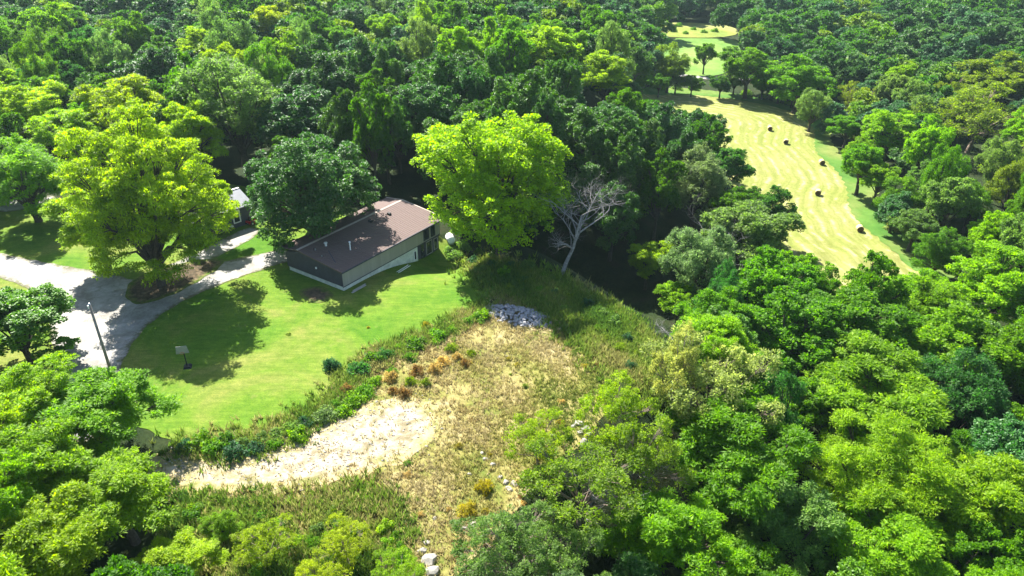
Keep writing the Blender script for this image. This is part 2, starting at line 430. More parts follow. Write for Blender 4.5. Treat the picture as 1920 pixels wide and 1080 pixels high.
def poly_sheet(name, poly, step, zoff, m, rowline=None, wob=0.0):
    P = np.array(poly, float)
    x0, y0 = np.floor(P.min(0)) - step; x1, y1 = np.ceil(P.max(0)) + step
    xs = np.arange(x0, x1, step); ys = np.arange(y0, y1, step)
    X, Y = np.meshgrid(xs, ys); nx, ny = len(xs), len(ys)
    cx = (X[:-1, :-1] + step / 2).ravel(); cy = (Y[:-1, :-1] + step / 2).ravel()
    i = np.arange(nx * ny).reshape(ny, nx)
    F = np.stack([i[:-1, :-1].ravel(), i[:-1, 1:].ravel(), i[1:, 1:].ravel(), i[1:, :-1].ravel()], 1)
    keep = in_poly(cx, cy, poly); F = F[keep]
    cnt = np.bincount(F.ravel(), minlength=nx * ny)
    vx, vy = X.ravel().copy(), Y.ravel().copy()
    b = np.where((cnt > 0) & (cnt < 4))[0]
    # boundary vertices slide onto the outline
    bx, by = vx[b], vy[b]; best = np.full(len(b), 1e9); qx = bx.copy(); qy = by.copy()
    n = len(P)
    for k in range(n):
        a, c = P[k], P[(k + 1) % n]; d = c - a; l2 = (d ** 2).sum() + 1e-9
        t = np.clip(((bx - a[0]) * d[0] + (by - a[1]) * d[1]) / l2, 0, 1)
        ex, ey = a[0] + t * d[0], a[1] + t * d[1]; dd = np.hypot(ex - bx, ey - by)
        mm = dd < best; best[mm] = dd[mm]; qx[mm] = ex[mm]; qy[mm] = ey[mm]
    ok = best < step * 1.3
    vx[b[ok]] = qx[ok]; vy[b[ok]] = qy[ok]
    if wob:
        vx[b] += wob * np.sin(vy[b] * 1.7 + vx[b] * .9); vy[b] += wob * np.sin(vx[b] * 1.9 - vy[b] * .7)
    used, inv = np.unique(F.ravel(), return_inverse=True)
    ring_ = np.vstack([P, P[:1]])
    V = np.stack([vx[used], vy[used], terrain(vx[used], vy[used]) + zoff], 1)
    me = mesh_np(name, V, inv.reshape(F.shape), m, smooth=True)
    if rowline is not None:
        d, al = seg_dist(V[:, 0], V[:, 1], np.array(rowline, float), True)
        a = me.attributes.new('along', 'FLOAT', 'POINT'); a.data.foreach_set('value', al.astype(np.float32))
        a = me.attributes.new('row', 'FLOAT', 'POINT'); a.data.foreach_set('value', d.astype(np.float32))
    a = me.attributes.new('edge', 'FLOAT', 'POINT'); a.data.foreach_set('value', np.abs(seg_dist(V[:, 0], V[:, 1], ring_)).astype(np.float32))
    return tag(obj(name, me), kind='structure')
def smooth_poly(p, it=2):
    for _ in range(it):
        q = []
        for i in range(len(p)):
            a, b = p[i], p[(i + 1) % len(p)]
            q += [(a[0] * .75 + b[0] * .25, a[1] * .75 + b[1] * .25), (a[0] * .25 + b[0] * .75, a[1] * .25 + b[1] * .75)]
        p = q
    return p

# outlines in photo pixels, laid on the terrain
PX_LAWN = [(-160, 380), (0, 400), (120, 385), (300, 330), (480, 350), (600, 400), (760, 420), (838, 448), (880, 480), (925, 520),
           (930, 565), (860, 600), (760, 640), (690, 680), (640, 725), (600, 765), (520, 800), (430, 828), (330, 835), (250, 790), (120, 800), (-200, 800)]
PX_PAVE = [(-120, 440), (0, 476), (100, 496), (200, 512), (262, 530), (330, 520), (400, 495), (480, 478), (560, 462), (565, 485),
           (500, 503), (430, 528), (360, 556), (290, 598), (250, 640), (225, 690), (212, 760), (190, 830), (60, 840), (92, 740), (100, 660), (90, 590), (50, 530), (-120, 500)]
PX_LANE = [(262, 532), (300, 505), (360, 478), (420, 448), (470, 424), (492, 436), (450, 462), (390, 490), (330, 520)]
PX_LANE2 = [(-100, 392), (0, 400), (60, 392), (110, 372), (90, 366), (30, 376), (-100, 372)]
PX_CLEAR = [(250, 870), (330, 838), (430, 828), (520, 800), (600, 765), (640, 725), (690, 680), (760, 640), (860, 600), (930, 565),
            (1000, 530), (1090, 545), (1170, 590), (1235, 655), (1225, 720), (1150, 760), (1100, 820), (1010, 900), (960, 960), (900, 1030), (840, 1110),
            (600, 1120), (450, 1000), (330, 950), (270, 910)]
PX_GRAVEL = [(255, 868), (330, 848), (430, 862), (510, 842), (590, 802), (650, 765), (740, 742), (810, 748), (835, 800), (790, 850), (700, 890), (560, 925), (400, 925), (290, 905)]
PX_GRAVEL2 = [(905, 575), (960, 565), (1020, 585), (1070, 612), (1060, 628), (990, 622), (930, 605)]
PX_HAY = [(1180, 172), (1240, 170), (1330, 176), (1420, 190), (1500, 212), (1545, 238), (1540, 275), (1580, 310), (1612, 350), (1608, 392), (1655, 440),
          (1765, 522), (1700, 580), (1640, 590), (1525, 560), (1460, 475), (1400, 390), (1350, 310), (1285, 245), (1215, 192)]
PX_MARGIN = [(1500, 205), (1560, 238), (1556, 272), (1600, 300), (1650, 345), (1640, 390), (1690, 435), (1820, 515), (1740, 530), (1650, 450),
             (1590, 400), (1590, 350), (1560, 310), (1525, 285), (1530, 240), (1490, 215)]
PX_MARGIN2 = [(1170, 158), (1240, 162), (1340, 170), (1430, 184), (1505, 206), (1500, 214), (1420, 193), (1330, 180), (1240, 175), (1170, 172)]
PX_PAST = [(1210, 72), (1370, 72), (1395, 84), (1382, 120), (1350, 146), (1240, 140), (1200, 110)]
PX_MEADOW = [(1190, 42), (1370, 44), (1395, 72), (1200, 70)]
lawn_poly = smooth_poly(pw(PX_LAWN), 2)
tag(poly_sheet('lawn', lawn_poly, 0.5, 0.05, M['lawn'], wob=.08), label='mown green lawn around the low house')
pave_poly = smooth_poly(pw(PX_PAVE), 2)
tag(poly_sheet('driveway', pave_poly, 0.5, 0.09, M['pave'], wob=.1), label='cracked pale concrete driveway and parking apron')
tag(poly_sheet('path', smooth_poly(pw(PX_LANE), 2), 0.5, 0.08, M['pave'], wob=.08), label='concrete path to the second house')
tag(poly_sheet('road', smooth_poly(pw(PX_LANE2), 2), 0.5, 0.08, M['pave'], wob=.1), label='shaded lane beyond the left lawn')
clear_poly = smooth_poly(pw(PX_CLEAR), 2)
tag(poly_sheet('scrub_ground', clear_poly, 0.5, 0.035, M['clearing'], wob=.2), label='dry tan ground of the scrubby clearing')
grav_poly = smooth_poly(pw(PX_GRAVEL), 2)
tag(poly_sheet('gravel_track', grav_poly, 0.5, 0.075, M['gravel'], wob=.3), label='bare white gravel track below the lawn')
tag(poly_sheet('gravel_patch', smooth_poly(pw(PX_GRAVEL2), 2), 0.5, 0.09, M['gravel'], wob=.2), label='bare gravel at the head of the slope')
hay_poly = smooth_poly(pw(PX_HAY), 2)
rowl = pw([(1240, 168), (1330, 176), (1420, 190), (1500, 212), (1545, 238), (1540, 275), (1580, 310), (1612, 350), (1600, 392), (1640, 440), (1720, 505)])
tag(poly_sheet('hay_field', hay_poly, 1.0, 0.06, M['hay'], rowline=rowl, wob=.2), label='mown hay field curving down the valley')
tag(poly_sheet('field_margin', smooth_poly(pw(PX_MARGIN), 2), 1.0, 0.11, M['margin'], wob=.3), label='bright green grass edge right of the hay field')
tag(poly_sheet('field_margin', smooth_poly(pw(PX_MARGIN2), 2), 1.0, 0.11, M['margin'], wob=.3), label='narrow green grass edge at the head of the hay field')
tag(poly_sheet('pasture', smooth_poly(pw(PX_PAST), 2), 2.0, 0.12, M['pasture']), label='pale green pasture far off')
tag(poly_sheet('meadow', smooth_poly(pw(PX_MEADOW), 2), 2.0, 0.2, M['meadow']), label='yellow green rough meadow beyond the pasture')
rd = pw([(1120, 112), (1190, 122), (1330, 148), (1450, 152), (1560, 152), (1680, 170), (1800, 190)])
ribbon = [(x, y - 2.2) for x, y in rd] + [(x, y + 2.2) for x, y in rd[::-1]]
tag(poly_sheet('road', ribbon, 1.0, 0.2, M['pave']), label='pale country road behind the hay field')

# ------------------------------------------------------------------ crowns
def unit(v): return v / (np.linalg.norm(v, axis=-1, keepdims=True) + 1e-9)
def leaves_mesh(C, Nn, ln, wd, g, droop=0.0, fold=0.25, rad=None):
    """one folded leaf spray per point: 4 vertices"""
    n = len(C)
    r = unit(g.normal(size=(n, 3)))
    if rad is not None:
        t = unit(rad + g.normal(size=(n, 3)) * .45 + np.array([0, 0, -droop]))
        s = unit(np.cross(unit(Nn + r * .3), t)); Nn = np.cross(t, s)
    else:
        t = unit(np.cross(Nn, r) + np.array([0, 0, -droop])); s = unit(np.cross(Nn, t))
    Lh = (ln * g.uniform(.65, 1.35, n))[:, None] * .5; Wh = (wd * g.uniform(.7, 1.3, n))[:, None] * .5
    V = np.stack([C - t * Lh, C + s * Wh - Nn * Wh * fold - t * Lh * .15, C + t * Lh, C - s * Wh - Nn * Wh * fold - t * Lh * .15], 1)
    F = np.arange(n * 4).reshape(n, 4)
    return V.reshape(-1, 3), F
STY = dict(
    maple=dict(lobes=20, lr=(.26, .40), zs=.85, puffs=25, pr=(.38, .78), pf=.75, leaves=66, ln=.33, wd=.25, droop=.25, upb=.9, rag=.18),
    oak=dict(lobes=22, lr=(.22, .36), zs=.75, puffs=23, pr=(.36, .72), pf=.7, leaves=62, ln=.32, wd=.21, droop=.2, upb=.8, rag=.22),
    locust=dict(lobes=24, lr=(.20, .34), zs=.80, puffs=22, pr=(.40, .92), pf=.42, leaves=72, ln=.44, wd=.145, droop=.3, upb=.9, rag=.26),
    willow=dict(lobes=20, lr=(.22, .36), zs=1.0, puffs=25, pr=(.32, .62), pf=1.1, leaves=62, ln=.34, wd=.11, droop=.2, upb=.5, rag=.22),
    scrub=dict(lobes=20, lr=(.18, .30), zs=.8, puffs=18, pr=(.25, .52), pf=.9, leaves=38, ln=.24, wd=.11, droop=.1, upb=.6, rag=.26),
    far=dict(lobes=11, lr=(.30, .45), zs=.75, puffs=15, pr=(.65, 1.2), pf=.7, leaves=30, ln=.8, wd=.55, droop=.2, upb=.6, rag=.22),
)
def make_tree(style, seed, R=5.0, H=14.0, base=0.32, leafmat='leaf', barkmat='bark', dens=1.0, more=1.0, lsc=1.0, low=1.6):
    """returns (crown mesh, trunk mesh) of a tree H high with crown radius R"""
    S = STY[style]; g = np.random.default_rng(seed)
    zc = H * (base + (1 - base) * .5); hz = H * (1 - base) * .5
    nl = int(S['lobes'] * more); k = np.arange(nl) + .5
    ph = np.arccos(1 - low * k / nl); th = np.pi * (1 + 5 ** .5) * k + g.uniform(0, 6)
    D = np.stack([np.sin(ph) * np.cos(th), np.sin(ph) * np.sin(th), np.cos(ph)], 1)
    D = unit(D + g.normal(size=D.shape) * .16)
    rr = g.uniform(.40, .84, nl)[:, None]; rr = np.clip(rr * (1 + g.normal(size=(nl, 1)) * S['rag']), .2, .95)
    lc = D * rr * np.array([R, R, hz]) + np.array([0, 0, zc - hz * .08])
    lc = np.vstack([lc, [[0, 0, zc]]]); Dl = np.vstack([D, [[0, 0, 1]]]); nl += 1
    lr = g.uniform(*S['lr'], nl) * R
    PC, PR, PV = [], [], []
    for i in range(nl):
        n = S['puffs']; d = unit(g.normal(size=(n * 3, 3)) + Dl[i] * .9 + np.array([0, 0, .35]))[:n]
        p = lc[i] + d * (lr[i] * g.uniform(.55, 1.28, n))[:, None] * np.array([1, 1, S['zs']])
        PC.append(p); PR.append(g.uniform(*S['pr'], n) * (R / 5.0) ** .5); PV.append(np.full(n, g.uniform(-.12, .12)) + g.uniform(-.12, .12, n))
    PC = np.vstack(PC); PR = np.concatenate(PR); PV = np.concatenate(PV)
    n = int(S['leaves'] * dens); np_ = len(PC)
    d = unit(g.normal(size=(np_, n, 3)) + np.array([0, 0, S['upb']]))
    pos = PC[:, None] + d * (PR[:, None] * np.cbrt(g.uniform(.25, 1.15, (np_, n))))[..., None] * np.array([1, 1, S['pf']])
    nn = unit(d * .5 + np.array([0, 0, .8]) + g.normal(size=d.shape) * .4)
    pos = pos.reshape(-1, 3); nn = nn.reshape(-1, 3)
    tint = (np.repeat(PV, n) + g.uniform(.25, .75, np_ * n) + (g.random(np_ * n) < .06) * .25)
    V, F = leaves_mesh(pos, nn, S['ln'] * lsc, S['wd'] * lsc, g, S['droop'], rad=d.reshape(-1, 3))
    cm = mesh_np('crown', V, F, M[leafmat], tint=np.clip(tint, 0, 1.2))
    mb = MB(); r0 = 0.028 * H if style != 'scrub' else 0.018 * H
    rr_ = random.Random(seed)
    fork = H * base * .95; lean = (rr_.uniform(-.4, .4), rr_.uniform(-.4, .4))
    mb.tube([(0, 0, -.4), (lean[0] * .3, lean[1] * .3, fork * .5), (lean[0], lean[1], fork), (lean[0] * 1.2, lean[1] * 1.2, zc)], [r0 * 1.25, r0, r0 * .8, r0 * .35], 8)
    for i in range(nl - 1):
        c = lc[i]; st = np.array([lean[0], lean[1], fork * rr_.uniform(.9, 1.35)])
        mid = (st + c) / 2 + np.array([0, 0, .12 * R]) + g.normal(size=3) * .25
        mb.tube([st, mid, c], [r0 * .42, r0 * .28, r0 * .12], 5, cap=False)
        for j in range(5 if style != 'scrub' else 9):
            q = PC[i * S['puffs'] + j]; mb.tube([mid * .4 + c * .6, (c + q) / 2 + g.normal(size=3) * .2, q], [r0 * .14, r0 * .09, r0 * .03], 4, cap=False)
    tm = mesh_np('trunk', np.array(mb.v), mb.f, M[barkmat])
    return cm, tm

PROTO = {}
def proto(key, *a, **k): PROTO[key] = (make_tree(*a, **k), k.get('R', 5.0), k.get('H', 14.0))
for s in range(3): proto(('maple', s), 'maple', 100 + s, R=5.5, H=14.5, base=.2, leafmat='leaf_gloss')
for s in range(3): proto(('oak', s), 'oak', 120 + s, R=5.5, H=14, base=.25, leafmat='leaf')
for s in range(3): proto(('locust', s), 'locust', 140 + s, R=6.0, H=15, base=.25, leafmat='leaf')
for s in range(2): proto(('willow', s), 'willow', 160 + s, R=5.0, H=13, base=.15, leafmat='leaf')
for s in range(2): proto(('scrub', s), 'scrub', 180 + s, R=5.0, H=10, base=.2, leafmat='leaf', barkmat='bark_pink')
proto(('bright', 0), 'maple', 201, R=7.5, H=18, base=.1, leafmat='leaf', dens=1.4, more=1.9, lsc=.78, low=1.75)
proto(('bright', 1), 'locust', 202, R=8.0, H=18, base=.12, leafmat='leaf', dens=1.4, more=2.1, lsc=.8, low=1.82)
proto(('bright', 2), 'maple', 203, R=7.5, H=15, base=.08, leafmat='leaf_gloss', dens=1.5, more=1.6, lsc=.8)

COL = dict(dark=(.038, .092, .020), oak=(.048, .108, .016), green=(.064, .150, .009), fresh=(.105, .210, .006), lime=(.146, .240, .005),
           yellow=(.18, .25, .006), sage=(.095, .155, .042), olive=(.115, .168, .025), pale=(.175, .205, .065), grey=(.10, .145, .055), teal=(.040, .105, .026))
TREES = []     # (x, y, R) of every tree standing
def put_tree(x, y, R, H, kind, seed, col, label, group=None, rz=None, cat='tree'):
    (cm, tm), r0, h0 = PROTO[(kind, seed)]
    z = tz(x, y)
    e = empty('tree', (x, y, z), rz if rz is not None else rnd.uniform(0, 6.28))
    e.scale = (R / r0, R / r0, H / h0)
    t = obj('trunk', tm, e); c = obj('crown', cm, e)
    j = rnd.uniform(.86, 1.14); h = rnd.uniform(-.08, .08)
    c.color = (col[0] * (j + h), col[1] * j, col[2] * j, 1)
    tag(e, label, cat, group)
    TREES.append((x, y, R, H))
    return e
def crown_tree(px, py, wpx, H, kind, seed, col, label, group=None, cy=.6, rz=None, cat='tree'):
    """tree whose crown centre is seen at (px, py) and is wpx wide in the photograph"""
    x, y = up(px, py, H * cy)
    f = pj(x, y, tz(x, y) + H * cy)[2]
    return put_tree(x, y, wpx / 2 * f / FPX, H, kind, seed, COL[col], label, group, rz, cat)

T = crown_tree
# --- trees one can single out, left and around the houses
bx, by = up(300, 548)
put_tree(bx - .4, by + 1.8, 9.0, 23.5, 'bright', 1, COL['lime'], 'large spreading yellow-green tree standing between the driveway and the second house').rotation_euler.z = 3.6
T(180, 425, 170, 12, 'locust', 2, 'lime', 'lower yellow-green tree leaning against the left side of the large spreading tree', cy=.55)
T(385, 372, 100, 12, 'locust', 1, 'lime', 'smaller yellow-green tree half hiding the pale roof of the slate blue house', cy=.6)
T(245, 205, 165, 19, 'locust', 0, 'yellow', 'yellow-green tree showing its crown just above the large spreading tree')
T(355, 255, 125, 17, 'locust', 1, 'lime', 'yellow-green tree right behind the large spreading tree, near the second house')
T(65, 215, 140, 16, 'locust', 2, 'lime', 'open spreading yellow-green tree near the left edge beyond the lane')
T(150, 255, 150, 15, 'locust', 0, 'lime', 'yellow-green tree between the open spreading tree and the large one')
T(45, 330, 180, 13, 'willow', 0, 'fresh', 'soft mid green tree beside the shaded lane at the left edge')
T(5, 175, 100, 15, 'oak', 1, 'lime', 'bright green tree cut off by the left edge above the spreading trees')
T(297, 140, 125, 17, 'maple', 0, 'dark', 'round dark glossy tree above the yellow-green tops')
T(440, 195, 195, 21, 'willow', 1, 'sage', 'tall feathery sage green tree behind the second house')
T(505, 150, 90, 18, 'willow', 0, 'green', 'green tree at the right shoulder of the feathery sage tree')
T(582, 335, 225, 18, 'bright', 2, 'dark', 'dark glossy broad tree shading the left end of the brown roof')
T(556, 222, 150, 17, 'maple', 1, 'dark', 'dark glossy tree directly behind the broad tree by the house')
T(625, 170, 120, 18, 'maple', 2, 'dark', 'dark glossy tree with a narrow crown further up the wood')
put_tree(-1.9, 100.5, 10.2, 22.5, 'bright', 0, COL['lime'], 'big bright yellow-green tree at the right end of the brown-roofed house')
T(1005, 395, 70, 9, 'locust', 1, 'fresh', 'low yellow-green tree between the big bright tree and the bare dead tree')
# --- near left foreground
T(30, 600, 190, 10, 'maple', 0, 'green', 'dark green tree overhanging the driveway at the left edge')
T(180, 775, 230, 10, 'locust', 1, 'fresh', 'fresh green tree in the near left corner, closest to the lawn')
T(40, 760, 190, 10, 'locust', 2, 'lime', 'yellowish green tree below the driveway at the left edge')
T(75, 880, 230, 11, 'locust', 1, 'fresh', 'fresh green tree, middle of the near left clump')
T(225, 930, 220, 9, 'locust', 0, 'lime', 'lime green tree just below the white gravel track')
T(90, 1030, 240, 10, 'locust', 2, 'lime', 'lime green tree at the bottom left corner')
T(-40, 960, 200, 12, 'locust', 0, 'fresh', 'green tree cut off by the left edge near the bottom')
T(335, 1055, 150, 5, 'locust', 1, 'yellow', 'yellow-green young tree at the bottom edge left of centre')
T(495, 1015, 120, 4, 'scrub', 0, 'yellow', 'young yellow-green tree in the weeds below the track')
T(415, 985, 70, 3.0, 'willow', 0, 'fresh', 'small grey-green sapling between two yellow-green ones')
T(645, 1015, 120, 4, 'scrub', 0, 'yellow', 'young olive yellow tree at the bottom of the clearing')
T(600, 1085, 120, 4, 'scrub', 1, 'yellow', 'yellow-green young tree cut off by the bottom edge')
# --- bottom centre scrub
T(1010, 820, 130, 6, 'scrub', 1, 'lime', 'bright small-leaved tree at the head of the near slope')
T(1150, 770, 160, 8, 'scrub', 0, 'lime', 'small-leaved green tree right of the boulders on the slope')
T(1090, 900, 240, 9, 'scrub', 1, 'olive', 'sparse olive tree with pinkish branches showing, bottom centre')
T(1200, 860, 190, 10, 'scrub', 0, 'olive', 'thin olive tree with grey branches beside the sparse bottom-centre tree')
T(950, 1020, 210, 7, 'scrub', 0, 'sage', 'greyish small-leaved tree at the bottom edge left of the pink branches')
T(1050, 1050, 180, 8, 'scrub', 1, 'sage', 'greyish small-leaved tree at the bottom edge below the pink branches')
T(745, 1075, 110, 3.5, 'scrub', 1, 'lime', 'small lime green tree at the bottom edge beside the white stones')
T(1340, 700, 250, 13, 'scrub', 1, 'pale', 'pale straw-olive tree with a domed crown beside the ravine', cy=.66)
T(1270, 690, 120, 11, 'scrub', 0, 'pale', 'pale straw-olive smaller tree left of the domed one')
# --- right foreground
T(1370, 850, 270, 14, 'locust', 0, 'green', 'green tree in front of the pale domed tree')
T(1250, 1010, 240, 12, 'locust', 1, 'fresh', 'green tree at the bottom edge right of the sparse scrub')
T(1460, 980, 240, 13, 'willow', 0, 'sage', 'grey-green fine-leaved tree at the bottom among bright ones')
T(1640, 760, 280, 14, 'locust', 2, 'fresh', 'bright green spreading tree, upper of the bright right-hand clump')
T(1650, 900, 280, 14, 'bright', 1, 'lime', 'yellow-green broad tree in the middle of the right foreground')
T(1830, 940, 260, 14, 'locust', 1, 'lime', 'vivid yellow-green tree near the lower right corner')
T(1690, 1040, 250, 12, 'locust', 0, 'fresh', 'green tree at the bottom edge below the broad yellow-green one')
T(1900, 860, 170, 15, 'maple', 1, 'teal', 'dark blue-green tree at the right edge behind the vivid one')
T(1800, 760, 180, 14, 'willow', 1, 'teal', 'blue-green fine-leaved tree between bright and dark trees on the right')
T(1590, 620, 240, 15, 'oak', 0, 'green', 'broad green tree below the near tip of the hay field')
T(1765, 655, 240, 15, 'oak', 1, 'fresh', 'broad bright green tree right of the near tip of the hay field')
T(1885, 540, 190, 15, 'oak', 2, 'fresh', 'bright green tree at the right edge level with the field tip')
T(1470, 640, 210, 15, 'oak', 2, 'green', 'green tree up the slope behind the pale domed tree')
T(1890, 680, 170, 15, 'oak', 0, 'green', 'green tree at the right edge below the bright pair')
T(1440, 540, 160, 15, 'oak', 1, 'green', 'green tree on the ravine side facing the hay field')
T(1400, 440, 190, 16, 'oak', 0, 'sage', 'greyish green tree with pale bare limbs above the ravine')
T(1320, 500, 150, 15, 'willow', 1, 'grey', 'thin grey-green tree on the right lip of the dark ravine')
T(1215, 490, 85, 9, 'locust', 2, 'lime', 'small bright yellow-green tree alone in the dark ravine')
T(1275, 560, 90, 9, 'locust', 0, 'fresh', 'small bright green tree low on the right of the ravine')
T(1310, 345, 140, 16, 'willow', 0, 'grey', 'greyish olive thin-leaved tree at the right of the dark wood')
T(1362, 318, 95, 15, 'oak', 0, 'dark', 'dark round tree on the edge of the hay field')
T(1455, 400, 75, 12, 'oak', 2, 'dark', 'dark small-crowned tree leaning over the hay field edge')
# --- far right side
T(1835, 215, 220, 17, 'scrub', 0, 'olive', 'olive-brown tree with a forked pale trunk showing, far right')
T(1880, 150, 150, 17, 'oak', 2, 'olive', 'ochre-tinged tree behind the forked-trunk tree at the right')
T(1670, 245, 110, 14, 'oak', 1, 'fresh', 'rounded bright green tree right of the upper bales')
T(1870, 1050, 170, 12, 'oak', 1, 'green', 'mid green tree filling the bottom right corner')
for px_, py_, w_, h_, k_, c_, l_ in ((1590, 240, 75, 9, 'oak', 'green', 'low green tree by the bend at the head of the grass margin'), (1608, 285, 60, 8, 'willow', 'fresh', 'small bright tree beside the grass margin level with the midway bale'),
        (1650, 335, 85, 10, 'oak', 'fresh', 'bright green tree on the margin just above the dark bluish glossy one'), (1690, 372, 90, 10, 'willow', 'green', 'fine-leaved green tree right behind the dark bluish glossy one'),
        (1715, 425, 95, 9, 'oak', 'sage', 'sage green low tree right of the lowest hay bale'), (1765, 470, 100, 9, 'willow', 'green', 'low green tree just right of the field tip')):
    T(px_, py_, w_, h_, k_, 0, c_, l_)
T(1680, 392, 72, 9, 'maple', 2, 'teal', 'dark bluish glossy tree on the right edge of the hay field')
T(1322, 108, 44, 12, 'oak', 0, 'green', 'lone small tree standing in front of the pale pasture', cy=.5)
T(1405, 125, 110, 17, 'oak', 1, 'green', 'broad dark tree at the right corner of the pale pasture')
T(1500, 150, 120, 17, 'oak', 2, 'green', 'round tree at the upper end of the hay field')
T(1255, 122, 75, 15, 'willow', 0, 'olive', 'brownish grey-green tree at the left corner of the pale pasture')
T(1525, 200, 75, 12, 'willow', 1, 'sage', 'soft sage tree on the right shoulder of the hay field')
T(1620, 305, 90, 13, 'oak', 0, 'green', 'green tree by the bright grass on the right of the field')
T(1030, 95, 120, 17, 'oak', 1, 'lime', 'yellow-green round tree on the crown of the wood left of the road')
T(1130, 140, 110, 16, 'locust', 1, 'lime', 'lime green tree at the far edge of the wood above the hay field')
T(510, 48, 80, 17, 'oak', 0, 'yellow', 'golden green tree high in the far wood at the upper left')
T(800, 55, 60, 17, 'oak', 2, 'lime', 'lime tree alone among dark ones in the far central wood')

for i_, (px_, py_, w_) in enumerate(((1205, 152, 44), (1236, 156, 40), (1268, 150, 46), (1298, 156, 42), (1352, 158, 44), (1378, 152, 46), (1432, 160, 50), (1462, 168, 52), (1488, 176, 50))):
    T(px_, py_, w_, 7.5, 'oak', i_ % 3, ('green', 'oak', 'sage')[i_ % 3], 'small dark tree in the hedge line between the hay field and the pasture', 'hedge trees at the head of the hay field')
# --- the woods: places where no crown may be seen, in photo pixels
KEEP = [
    [(-100, 372), (110, 365), (200, 400), (300, 330), (470, 345), (540, 350), (700, 300), (790, 320), (850, 400), (1040, 480), (1130, 490), (1180, 450), (1245, 500),
     (1250, 640), (1230, 690), (1180, 800), (1080, 1000), (1000, 1120), (420, 1120), (300, 960), (240, 870), (130, 800), (80, 700), (100, 560), (-60, 500)],
    [(1215, 172), (1285, 198), (1365, 240), (1400, 300), (1418, 350), (1470, 400), (1495, 482), (1590, 516), (1725, 522), (1655, 425), (1620, 400), (1625, 350),
     (1560, 285), (1550, 240), (1500, 205), (1330, 172)],
    [(1240, 70), (1380, 70), (1385, 110), (1350, 138), (1250, 130)], [(1245, 45), (1350, 47), (1370, 68), (1240, 66)],
    [(1545, 150), (1585, 150), (1585, 172), (1545, 172)], [(1178, 120), (1205, 120), (1205, 135), (1178, 135)], [(1325, 138), (1350, 138), (1350, 154), (1325, 154)],
]
OPEN = [pw(PX_LAWN), clear_poly, pw(PX_PAVE), hay_poly, pw(PX_PAST), pw(PX_MEADOW)]
def region_style(px, py):
    """kind, colour pool by where in the view"""
    r = rnd.random()
    if py > 560 and px > 1150: return rnd.choice([('locust', 'fresh'), ('oak', 'green'), ('oak', 'green'), ('willow', 'teal'), ('locust', 'green'), ('maple', 'green')])
    if px < 200 and py > 500: return ('locust', rnd.choice(['lime', 'fresh']))
    if px > 1430 and py > 60: return rnd.choice([('oak', 'green'), ('willow', 'sage'), ('oak', 'fresh'), ('oak', 'fresh'), ('locust', 'fresh'), ('scrub', 'olive'), ('oak', 'sage'), ('willow', 'green'), ('willow', 'olive')])
    if 560 < px < 1230 and 110 < py < 480: return rnd.choice([('maple', 'dark'), ('maple', 'oak'), ('maple', 'dark'), ('oak', 'oak'), ('maple', 'oak')])
    if 1230 <= px < 1430 and 180 < py < 560: return rnd.choice([('oak', 'oak'), ('maple', 'dark'), ('oak', 'sage')])
    if px < 560 and py < 170: return rnd.choice([('oak', 'green'), ('oak', 'oak'), ('willow', 'green'), ('oak', 'fresh'), ('willow', 'sage'), ('oak', 'teal'), ('locust', 'lime')])
    if px < 560: return rnd.choice([('oak', 'oak'), ('maple', 'oak'), ('oak', 'green')])
    if py < 130 and px < 1230: return rnd.choice([('oak', 'green'), ('oak', 'fresh'), ('willow', 'sage'), ('oak', 'oak'), ('oak', 'green'), ('locust', 'fresh')])
    return rnd.choice([('oak', 'green'), ('willow', 'sage'), ('oak', 'fresh'), ('willow', 'grey'), ('oak', 'teal'), ('scrub', 'olive'), ('oak', 'green'), ('willow', 'green')])

cand = []
PROM = []
for (x, y, R, H) in TREES:
    q = pj(x, y, tz(x, y) + H * .6); PROM.append((q[0], q[1], R * FPX / q[2], q[2]))
for dpx, dpy, dr in ((1095, 340, 62), (1090, 440, 60), (1080, 500, 45), (1290, 440, 60), (1300, 520, 40), (1250, 610, 45)):
    PROM.append((dpx, dpy, dr, pj(*up(dpx, max(dpy, 500)), -3)[2] + 3))
PROM = np.array(PROM)
grid = {}
def near_ok(x, y, R, f=0.66):
    ci, cj = int(x // 12), int(y // 12)
    for a in range(ci - 2, ci + 3):
        for b in range(cj - 2, cj + 3):
            for (u, v, r) in grid.get((a, b), ()):
                if (u - x) ** 2 + (v - y) ** 2 < (f * (R + r)) ** 2: return False
    return True
for (x, y, R, H) in TREES: grid.setdefault((int(x // 12), int(y // 12)), []).append((x, y, R * .95))
tries = 0
def spread_pts():
    for _ in range(26000):
        y = 22 + 620 * rnd.random() ** 1.25
        yield rnd.uniform(-1, 1) * (0.80 * y + 32), y
PT = np.array(list(spread_pts()))
PT = PT[~np.any([in_poly(PT[:, 0], PT[:, 1], p) for p in OPEN], axis=0)]
PZ = terrain(PT[:, 0], PT[:, 1])
PH = np.where(PT[:, 1] > 90, rng.uniform(10.5, 18.5, len(PT)), rng.uniform(10, 14, len(PT))) + 2.0 * ((PT[:, 1] > 120) & (PT[:, 0] < 30))
PRR = np.where(PT[:, 1] < 260, rng.uniform(3.6, 6.2, len(PT)), rng.uniform(4.5, 7.0, len(PT)))
QX, QY, QF = pj(PT[:, 0], PT[:, 1], PZ + PH * .6)
RP = PRR * FPX / QF
ok = (QF > 25) & (QY < 1180) & (PZ + PH < CAMH - 12)
for ox, oy in ((0, 0), (-.9, 0), (.9, 0), (0, -.75), (0, .75), (.6, .5), (-.6, .5), (-.6, -.5), (.6, -.5)):
    for kp in KEEP: ok &= ~in_poly(QX + RP * ox, QY + RP * oy, kp)
for (u, v, pr_, pf_) in PROM:
    ok &= ~((QF < pf_) & (np.hypot(QX - u, QY - v) < .78 * pr_ + .45 * RP))
